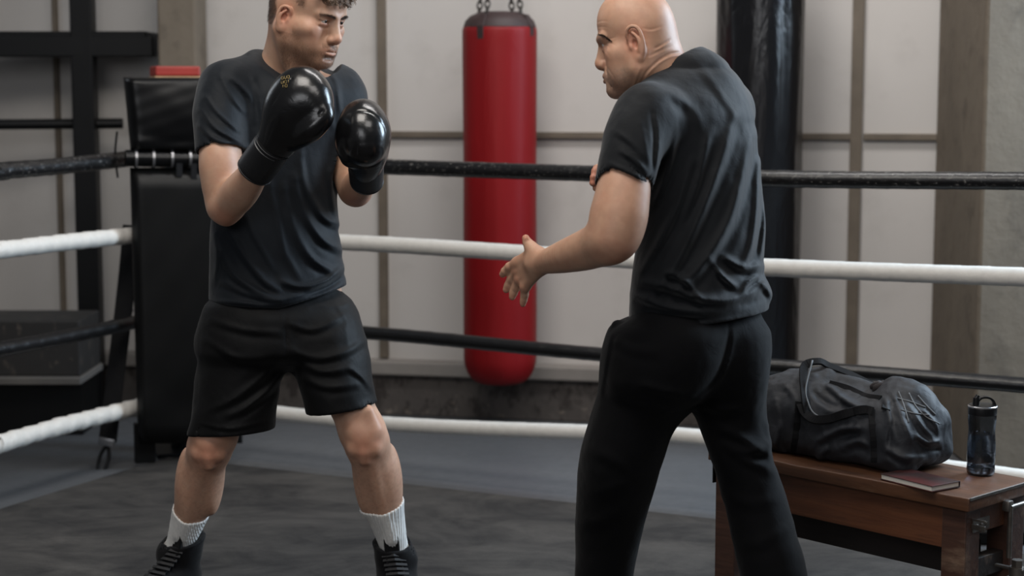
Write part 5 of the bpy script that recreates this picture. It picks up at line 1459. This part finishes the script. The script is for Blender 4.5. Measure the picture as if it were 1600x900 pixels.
    for i in range(150):                                                         # fringe falling over the forehead
        x, y, zz = rg.uniform(-.058, .058), 0, rg.uniform(.060, .092); y = .094 - 7.0 * x * x - .9 * (zz - .060)
        p0 = rg.uniform(0, 6.28); tw = rg.uniform(6, 10) * rg.choice((-1, 1)); R0 = rg.uniform(.004, .0075); Lh = rg.uniform(.018, .032); o0 = V(x, y, zz); dv = nrm(V(.5 * rg.normal(), .75, -.55 + .3 * rg.normal()))
        for j in range(6):
            o = rg.normal(0, .0018, 3); pts = []
            for s in np.linspace(0, 1, 13):
                an = p0 + tw * s; pts.append(H.W(*(o0 + o + dv * Lh * s + V(math.cos(an) - math.cos(p0), 0, math.sin(an) - math.sin(p0)) * R0 * s ** .6)))
            add_tube(bm, pts, list(np.linspace(.0010, .0005, 13)), 4)
    obj('curly_hair', bm, simple('sandy_brown_hair', srgb(108, 86, 68), .45, var=.35, scale=80), root, True, world=True)

    # --- t-shirt
    T = Shape()
    T.loft(sil([(92, 400, 505, 4.57), (106, 372, 524, 4.56), (124, 354, 540, 4.545), (150, 344, 549, 4.53), (190, 342, 542, 4.515), (240, 341, 528, 4.505), (300, 338, 525, 4.50), (350, 333, 527, 4.50), (400, 331, 533, 4.50), (440, 330, 538, 4.495, .69), (475, 329, 541, 4.49, .74), (505, 330, 538, 4.49, .74)], D0, 20, .66), k=.03, cap=False)
    T.cap(at(412, 104, 4.545), at(352, 136, 4.44), .045, .060, k=.05); T.cap(at(490, 112, 4.58), at(532, 142, 4.60), .045, .056, k=.05)
    T.limb([at(352, 138, 4.445), at(342, 168, 4.41), at(343, 205, 4.38), at(345, 250, 4.36)], [.060, .0645, .0640, .0632], k=.04)
    T.limb([at(528, 142, 4.60), at(538, 165, 4.585), at(542, 200, 4.56), at(547, 255, 4.525)], [.056, .060, .0600, .0600], k=.04)
    folds(T, [(((395, 120), (408, 160), (412, 200), (405, 235)), 4, 8), (((360, 120), (388, 150), (398, 190)), 3.5, 8), (((320, 150), (338, 175), (372, 205)), 3, 6), (((312, 170), (335, 200), (375, 222)), 3, 6), (((310, 195), (330, 215), (362, 228)), 2.5, 6), (((345, 118), (360, 150), (380, 175)), 3, 7),
              (((515, 110), (528, 140), (532, 175)), 3.5, 7), (((500, 130), (516, 160), (520, 200)), 3, 7), (((470, 235), (478, 290), (500, 335), (528, 352)), 6, 11), (((462, 275), (474, 330), (500, 372), (530, 390)), 6, 11), (((444, 290), (458, 350), (482, 400), (520, 425)), 6, 11), (((420, 285), (436, 350), (448, 400), (470, 440)), 5, 11),
              (((352, 355), (380, 400), (412, 440), (440, 455)), 5, 11), (((340, 385), (360, 425), (400, 455), (440, 466)), 5, 10), (((515, 265), (520, 310), (528, 350)), 4, 8), (((375, 320), (398, 370), (425, 420)), 4, 10), (((345, 440), (385, 458), (430, 470), (480, 455), (530, 428)), 4, 8), (((440, 440), (470, 448), (510, 438), (534, 418)), 5, 8),
              (((335, 360), (340, 400), (336, 440)), 4, 8), (((340, 470), (390, 474), (440, 476), (500, 460)), 2.5, 5)], K, 4.62, 2.3)
    ripple(T, .0026, (9, 9, 5), 61, at(440, 300, 4.5)); ripple(T, .0011, (28, 28, 14), 65, at(440, 300, 4.5))
    T2 = Shape(); T2.sub(T, 'u', .001, at(440, 290, 4.5), .62)
    for hc, ax, cw in ((at(345, 236, 4.365), nrm(e1 - at(343, 180, 4.40)), .026), (at(546, 241, 4.53), nrm(e2 - at(541, 190, 4.57)), .010)):
        T2.fn(lambda P, hc=hc, ax=ax, cw=cw: np.maximum(-((P - hc) @ ax), np.maximum(ARM.eval(P) - cw, np.linalg.norm(P - hc, axis=1) - .12)), hc, .13, 's', .003)
        T2.fn(lambda P, hc=hc: np.maximum(ARM.eval(P) - .003, np.linalg.norm(P - hc, axis=1) - .075), hc, .10, 's', .002)
    na, nl, nf = at(394, 75, 4.54), at(498, 102, 4.64), at(452, 146, 4.385)
    nn = nrm(np.cross(nl - na, nf - na)); nn = nn if nn @ (H.O - na) > 0 else -nn
    nc = (na + nl) / 2 + V(0, -.02, .01)
    T2.fn(lambda P: np.maximum(-((P - na) @ nn), np.linalg.norm(P - nc, axis=1) - .15), nc, .16, 's', .004)
    nd = nrm(H.W(0, -.03, -.05) - nb)
    T2.cap(nb - nd * .02, nb + nd * .12, .058, .058, op='s', k=.004)
    hp = at(435, 483, 4.36); T2.fn(lambda P: (hp[2] + .27 * np.maximum(P[:, 0] - hp[0], 0) + .06 * np.maximum(hp[0] - P[:, 0], 0) - .10 * (P[:, 1] - hp[1]) * 0) - P[:, 2], hp, 1e9, 'i', .004)
    I = Shape(); I.loft(sil([(430, 342, 527, 0, .62), (475, 341, 529, 0, .66), (515, 341, 528, 0, .66)], 4.49, 20, .66)); I.plane(hp + V(0, 0, .03), (0, 0, 1)); T2.sub(I, 's', .003, at(435, 480, 4.49), .3)
    v, q = bake(T2, V(-.90, 4.24, .80), V(-.32, 4.76, 1.48), .0038, project=1, smooth=2)
    link('t_shirt', to_mesh('t_shirt', v, q), cloth_mat('dark_jersey', srgb(23, 27, 32), .6, 1300, .14), root, True, True)

    # --- shorts
    P_ = Shape()
    P_.loft(sil([(428, 350, 520, 0, .6), (452, 344, 528, 0, .6), (474, 324, 550, 0, .62), (492, 318, 559), (512, 314, 564), (540, 312, 571), (560, 330, 560, 0, .55), (575, 370, 530, 0, .4)], 4.49, 20, .66), k=.03, cap=False)
    P_.loft(sil([(480, 345, 430, 4.47), (500, 325, 445, 4.465), (530, 313, 452, 4.46), (560, 310, 448, 4.455), (600, 305, 441, 4.45), (640, 301, 434, 4.445), (700, 298, 427, 4.44)], 4.45, 0, .92), k=.035, cap=False)
    P_.loft(sil([(478, 475, 540, 4.48), (498, 455, 556, 4.475), (525, 447, 568, 4.47), (550, 452, 576, 4.46), (590, 462, 583, 4.445), (630, 474, 590, 4.435), (690, 490, 602, 4.42)], 4.45, 0, 1.05), k=.03, cap=False)
    P_.fn(lambda P: np.maximum(S.eval(P) - .005, np.maximum(P[:, 2] - .74, .36 - P[:, 2])), at(450, 580, 4.46), .45, 'u', .012)
    folds(P_, [(((330, 500), (380, 515), (440, 520)), 3, 9), (((320, 530), (370, 560), (420, 562)), 3, 9), (((440, 560), (410, 590), (370, 620), (330, 640)), 4, 9), (((446, 575), (420, 610), (380, 640)), 4, 8), (((452, 545), (490, 560), (540, 550), (572, 530)), 4, 9), (((460, 560), (500, 580), (550, 575)), 4, 9),
               (((520, 470), (540, 500), (545, 540)), 3, 9), (((450, 505), (490, 515), (540, 490)), 3, 8), (((470, 590), (510, 605), (560, 600)), 3, 8), (((545, 575), (565, 590), (580, 610)), 4, 8), (((350, 650), (380, 640), (420, 610)), 3, 8), (((452, 566), (449, 530), (447, 490)), -3, 5), (((310, 660), (360, 670), (425, 655)), 2, 5)], K, 4.6, 1.5)
    ripple(P_, .0028, (10, 10, 7), 71, at(450, 560, 4.5)); ripple(P_, .0010, (30, 30, 24), 73, at(450, 560, 4.5))
    Q = Shape(); Q.sub(P_, 'u', .001, at(445, 560, 4.48), .5)
    Q.plane(at(430, 432, 4.49), (0, 0, 1), k=.004)
    c1, n1 = at(362, 681, 4.36), nrm(V(.06, -.03, -1)); c2, n2_ = at(532, 645, 4.35), nrm(V(.16, -.02, -1))
    mx = at(455, 640, 4.45)[0]
    Q.fn(lambda P: np.where(P[:, 0] < mx, (P - c1) @ n1, (P - c2) @ n2_), c1, 1e9, 'i', .003)
    Q.fn(lambda P: np.maximum(S.eval(P) - .002, np.minimum(np.linalg.norm(P - c1, axis=1), np.linalg.norm(P - c2, axis=1)) - .09), c1, 1.0, 's', .003)
    v, q = bake(Q, V(-.88, 4.2, .40), V(-.28, 4.76, .98), .0044, project=1, smooth=2)
    link('shorts', to_mesh('shorts', v, q), cloth_mat('black_shorts_cloth', srgb(13, 13, 14), .58, 1000, .04), root, True, True)

    # --- socks and shoes
    ms = NT('white_ribbed_sock'); wv = ms.n.new('ShaderNodeTexWave'); wv.inputs['Scale'].default_value = 60; wv.bands_direction = 'X'; ms.l(ms.tc.outputs['Object'], wv.inputs['Vector'])
    ms.color(ms.ramp(ms.noise(20), [(.3, srgb(205, 203, 199)), (.7, srgb(226, 224, 220))])); ms.set('Roughness', .9); ms.bump(wv.outputs[0], .35, .003); ms = ms.m
    mu, mso = cloth_mat('black_boot_mesh', srgb(16, 16, 18), .7, 900, .1), simple('black_boot_rubber', srgb(22, 22, 24), .55, var=.1)
    for k_, a, q_, tip, td in ((kR, aR, -1, at(292, 795, 4.52), (-.55, -.84)), (kL, aL, 1, at(607, 788, 4.46), (.12, -.99))):
        d = nrm(k_ - a); top = a + d * ((tip - a) @ d)
        Sx = Shape(); Sx.fn(lambda P, a=a: np.maximum(S.eval(P) - .0042, np.linalg.norm((P - a) * V(1, 1, .5), axis=1) - .14), a, .30, 'u', .001)
        Sx.plane(top, nrm(d + V(0, -.10, .0)), k=.003)
        Sx.fn(lambda P, a=a: np.full(len(P), 0.0) - .0008 * (1 + np.sin(np.arctan2(P[:, 1] - a[1], P[:, 0] - a[0] - (P[:, 2] - a[2]) * d[0] / d[2]) * 46)), a, .5, 'd')
        Sx.plane(V(0, 0, .05), (0, 0, -1))
        v, q = bake(Sx, a + V(-.12, -.10, -.09), a + V(.12, .12, .26), .0036, project=1)
        link('sock', to_mesh('sock', v, q), ms, root, True, True)
        lx = nrm(V(td[0], td[1], 0)); off = d * (.075 / d[2]); R = basis(V(td[0], td[1], 0), (0, 0, 1)); lo_ = R.T @ V(off[0], off[1], 0)
        shoe('boot', root, a, td, mu, mso, .182, True, None, (lo_[0], lo_[1]), S)

    # --- gloves
    mg = NT('glossy_black_leather'); mg.color(mg.ramp(mg.noise(9, 4), [(.3, srgb(12, 12, 13)), (.7, srgb(20, 20, 21))])); mg.set('Roughness', .24); mg.set('Specular IOR Level', .55); mg.bump(mg.noise(18, 4, .6, None, .6), .12, .012); mg.bump(mg.noise(420, 2), .05, .001); mg = mg.m
    mc = simple('black_cuff_vinyl', srgb(26, 26, 28), .42, var=.2, scale=30, bump=.2, bscale=260)
    mp = simple('pale_piping', srgb(150, 146, 140), .5, var=.1); mgold = simple('gold_print', srgb(150, 128, 78), .35, .6)
    def glove(wr, parts, cuff, cr, edge=None, marks=None, strap=None):
        G = Shape()
        for p in parts: G.limb([at(*x) for x in p[0]], p[1], k=p[2]) if p[3] == 'l' else G.ell(at(*p[0]), p[1], p[4], k=p[2])
        for pl, h_, w_ in (edge or []):
            A = np.array([at(*x) for x in spline(pl, 5)])
            G.fn(lambda P, A=A, h_=h_, w_=w_: -h_ * np.exp(-(seg_dist(P, A)[0] / w_) ** 2), A.mean(0), .12, 'd')
        pts = np.array([q_[2] for q_ in G.p if q_[0] == 'u']); lo, hi = pts.min(0) - .13, pts.max(0) + .13
        v, q = bake(G, lo, hi, .0030, project=2)
        g = link('boxing_glove', to_mesh('boxing_glove', v, q), mg, root, True, True)
        g['label'] = 'glossy black leather boxing glove'
        a, b = at(*cuff[0]), at(*cuff[1]); d = nrm(b - a); L = np.linalg.norm(b - a)
        bm = bmesh.new(); n = nrm(np.cross(d, (0, 1, .2))); m = np.cross(d, n); prof = [(cr[0] - .006, .03), (cr[0] - .004, .002), (cr[0], 0), (cr[0] + .001, .006), ((cr[0] + cr[1]) / 2 + .002, L * .5), (cr[1] + .001, L - .006), (cr[1], L), (cr[1] - .006, L + .001), (cr[1] - .010, L - .02)]
        rings = []
        for r, z in prof: rings.append([bm.verts.new(Vector(a + d * z + n * (r * math.cos(t)) + m * (r * .92 * math.sin(t)))) for t in np.linspace(0, 2 * PI, 49)[:-1]])
        for A_, B_ in zip(rings, rings[1:]):
            for k in range(48): bm.faces.new((A_[k], A_[(k + 1) % 48], B_[(k + 1) % 48], B_[k]))
        cu = obj('cuff', bm, mc, g, True, 50)
        for z, rr in ((.004, cr[0]), (L - .004, cr[1])):
            bm = bmesh.new(); add_tube(bm, [a + d * z + n * ((rr + .001) * math.cos(t)) + m * ((rr + .001) * .92 * math.sin(t)) for t in np.linspace(0, 2 * PI, 49)[:-1]], .0016, 6, closed=True); obj('cuff_binding', bm, mc, g, True)
        # hook-and-loop strap around the cuff
        bm = bmesh.new(); t0, t1 = strap; ring = []
        for t in np.linspace(math.radians(t0), math.radians(t1), 30):
            f_ = 1 + .02; row = []
            for z, o in ((.10, 1.0), (.12, 1.07), (.86, 1.07), (.88, 1.0)):
                r = (cr[0] + (cr[1] - cr[0]) * z) * o; row.append(bm.verts.new(Vector(a + d * (z * L) + n * (r * math.cos(t)) + m * (r * .92 * math.sin(t)))))
            ring.append(row)
        for A_, B_ in zip(ring, ring[1:]):
            for k in range(3): bm.faces.new((A_[k], A_[k + 1], B_[k + 1], B_[k]))
        bm.faces.new(ring[0]); bm.faces.new(ring[-1]); obj('strap', bm, M_WEB if False else mc, g, True, 40)
        return g, G
    t = math.radians(32)
    RG = basis(nrm(at(485, 112, 4.16) - at(425, 230, 4.16)), (0, -1, 0))
    g, G = glove(w1, [((462, 164, 4.15), (.072, .088, .068), .02, 'e', RG), ([(476, 140, 4.15), (486, 152, 4.13), (497, 170, 4.115)], [.050, .050, .038], .03, 'l'),
                      ([(468, 165, 4.155), (446, 200, 4.16), (424, 232, 4.17)], [.066, .058, .046], .03, 'l'),
                      ([(462, 214, 4.13), (484, 202, 4.105), (502, 186, 4.10), (507, 180, 4.10)], [.030, .031, .027, .022], .012, 'l')],
                 ((428, 226, 4.155), (397, 269, 4.205)), (.0445, .0445),
                 [([(430, 225, 4.10), (462, 205, 4.075), (490, 184, 4.066), (512, 168, 4.07)], .004, .006), ([(483, 113, 4.10), (503, 134, 4.07), (516, 158, 4.07), (500, 178, 4.075)], .0025, .004), ([(418, 196, 4.13), (432, 150, 4.09), (456, 124, 4.10)], .0016, .004)],
                 strap=(60, 300))
    # gold print on the knuckles
    bm = bmesh.new()
    def onto(px, py):
        o = CAM; r = ray(px, py); r = r / np.linalg.norm(r); s = np.linspace(3.7, 4.6, 500); P = o + r * s[:, None]; dd = G.eval(P); i = int(np.argmax(dd < 0)); return P[max(i - 1, 0)] - r * .0005
    for (cx, cy, kind) in ((441, 122, 'o'), (446, 121, 'u'), (450.5, 120, 'o'), (441, 129, 'u'), (446, 128, 'o'), (450.5, 127, 'l'), (442, 135, 'l'), (447, 134, 'o')):
        if kind == 'o': pl = [(cx + 1.7 * math.cos(a), cy + 2.6 * math.sin(a)) for a in np.linspace(0, 6.28, 13)]
        elif kind == 'u': pl = [(cx - 1.6, cy - 2.4), (cx - 1.6, cy + 1.2), (cx, cy + 2.6), (cx + 1.6, cy + 1.2), (cx + 1.6, cy - 2.4)]
        else: pl = [(cx, cy - 2.6), (cx, cy + 2.6)]
        add_tube(bm, [onto(*p) for p in pl], .0007, 5)
    obj('print', bm, mgold, g, True)
    LG = basis(nrm(V(.02, -.35, .9)), (0, -1, 0))
    glove(w2, [((568, 208, 4.20), (.059, .078, .072), .02, 'e', LG), ([(566, 190, 4.20), (569, 205, 4.16), (571, 225, 4.15)], [.046, .054, .050], .03, 'l'), ([(570, 215, 4.20), (572, 242, 4.22), (572, 262, 4.26)], [.055, .050, .038], .03, 'l'),
               ([(548, 245, 4.18), (541, 224, 4.16), (543, 200, 4.155), (546, 190, 4.16)], [.026, .028, .026, .020], .012, 'l')],
          ((572, 254, 4.245), (573, 284, 4.335)), (.0425, .0400), [([(548, 255, 4.16), (570, 262, 4.165), (596, 254, 4.17)], .003, .005), ([(552, 192, 4.10), (553, 215, 4.09), (556, 240, 4.11)], .003, .005), ([(560, 172, 4.13), (585, 178, 4.13), (600, 205, 4.14)], .0016, .004)], strap=(40, 320))
    return root
boxer()
# ------------------------------------------------------------------ camera, light, world
def area(name, loc, target, size, power, color, spread=180):
    l = bpy.data.lights.new(name, 'AREA'); l.shape = 'RECTANGLE'; l.size, l.size_y = size; l.energy = power; l.color = color; l.spread = math.radians(spread)
    o = bpy.data.objects.new(name, l); COL.objects.link(o); o.location = loc
    d = Vector(target) - Vector(loc); o.rotation_euler = d.to_track_quat('-Z', 'Y').to_euler()
    return o
area('ceiling_lamp', (-.7, 3.2, 3.7), (-.55, 4.5, .9), (1.3, 1.3), 56, (1.0, .95, .88))
area('ceiling_lamp', (1.0, 2.0, 3.8), (.5, 4.0, .9), (1.6, 1.2), 34, (1.0, .96, .92))
area('window_and_fill', (-1.6, -1.2, 2.7), (-.1, 4.2, .9), (2.6, 1.8), 52, (.96, .97, 1.0))  # unseen front fill added behind the camera, no window there
area('wall_fill', (.6, 5.5, 3.9), (.45, 7.1, 1.1), (1.9, .4), 66, (1.0, .97, .95))  # unseen light added to brighten the middle of the back wall
area('window_and_fill', (3.3, 5.4, 2.4), (.5, 4.0, 1.1), (1.2, 2.0), 200, (.66, .83, 1.0))
area('window_and_fill', (-3.4, 6.2, 2.8), (-.6, 4.5, 1.1), (1.0, 1.6), 12, (.85, .92, 1.0))
w = bpy.data.worlds.new('hall_air'); bpy.context.scene.world = w; w.use_nodes = True
w.node_tree.nodes['Background'].inputs[0].default_value = (.80, .84, .90, 1); w.node_tree.nodes['Background'].inputs[1].default_value = .10
cam = bpy.data.cameras.new('camera'); co = bpy.data.objects.new('camera', cam); COL.objects.link(co)
co.location = (0, 0, CAM_H); co.rotation_euler = (PI / 2 - PITCH, 0, 0)
cam.sensor_fit = 'HORIZONTAL'; cam.sensor_width = 36; cam.lens = F / 1600 * 36; cam.clip_end = 60
cam.dof.use_dof = True; cam.dof.focus_distance = 4.2; cam.dof.aperture_fstop = 2.8
sc = bpy.context.scene; sc.camera = co
sc.view_settings.view_transform = 'Standard'; sc.view_settings.look = 'None'; sc.view_settings.gamma = 1.0; sc.view_settings.exposure = 0.0; sc.view_settings.use_curve_mapping = False
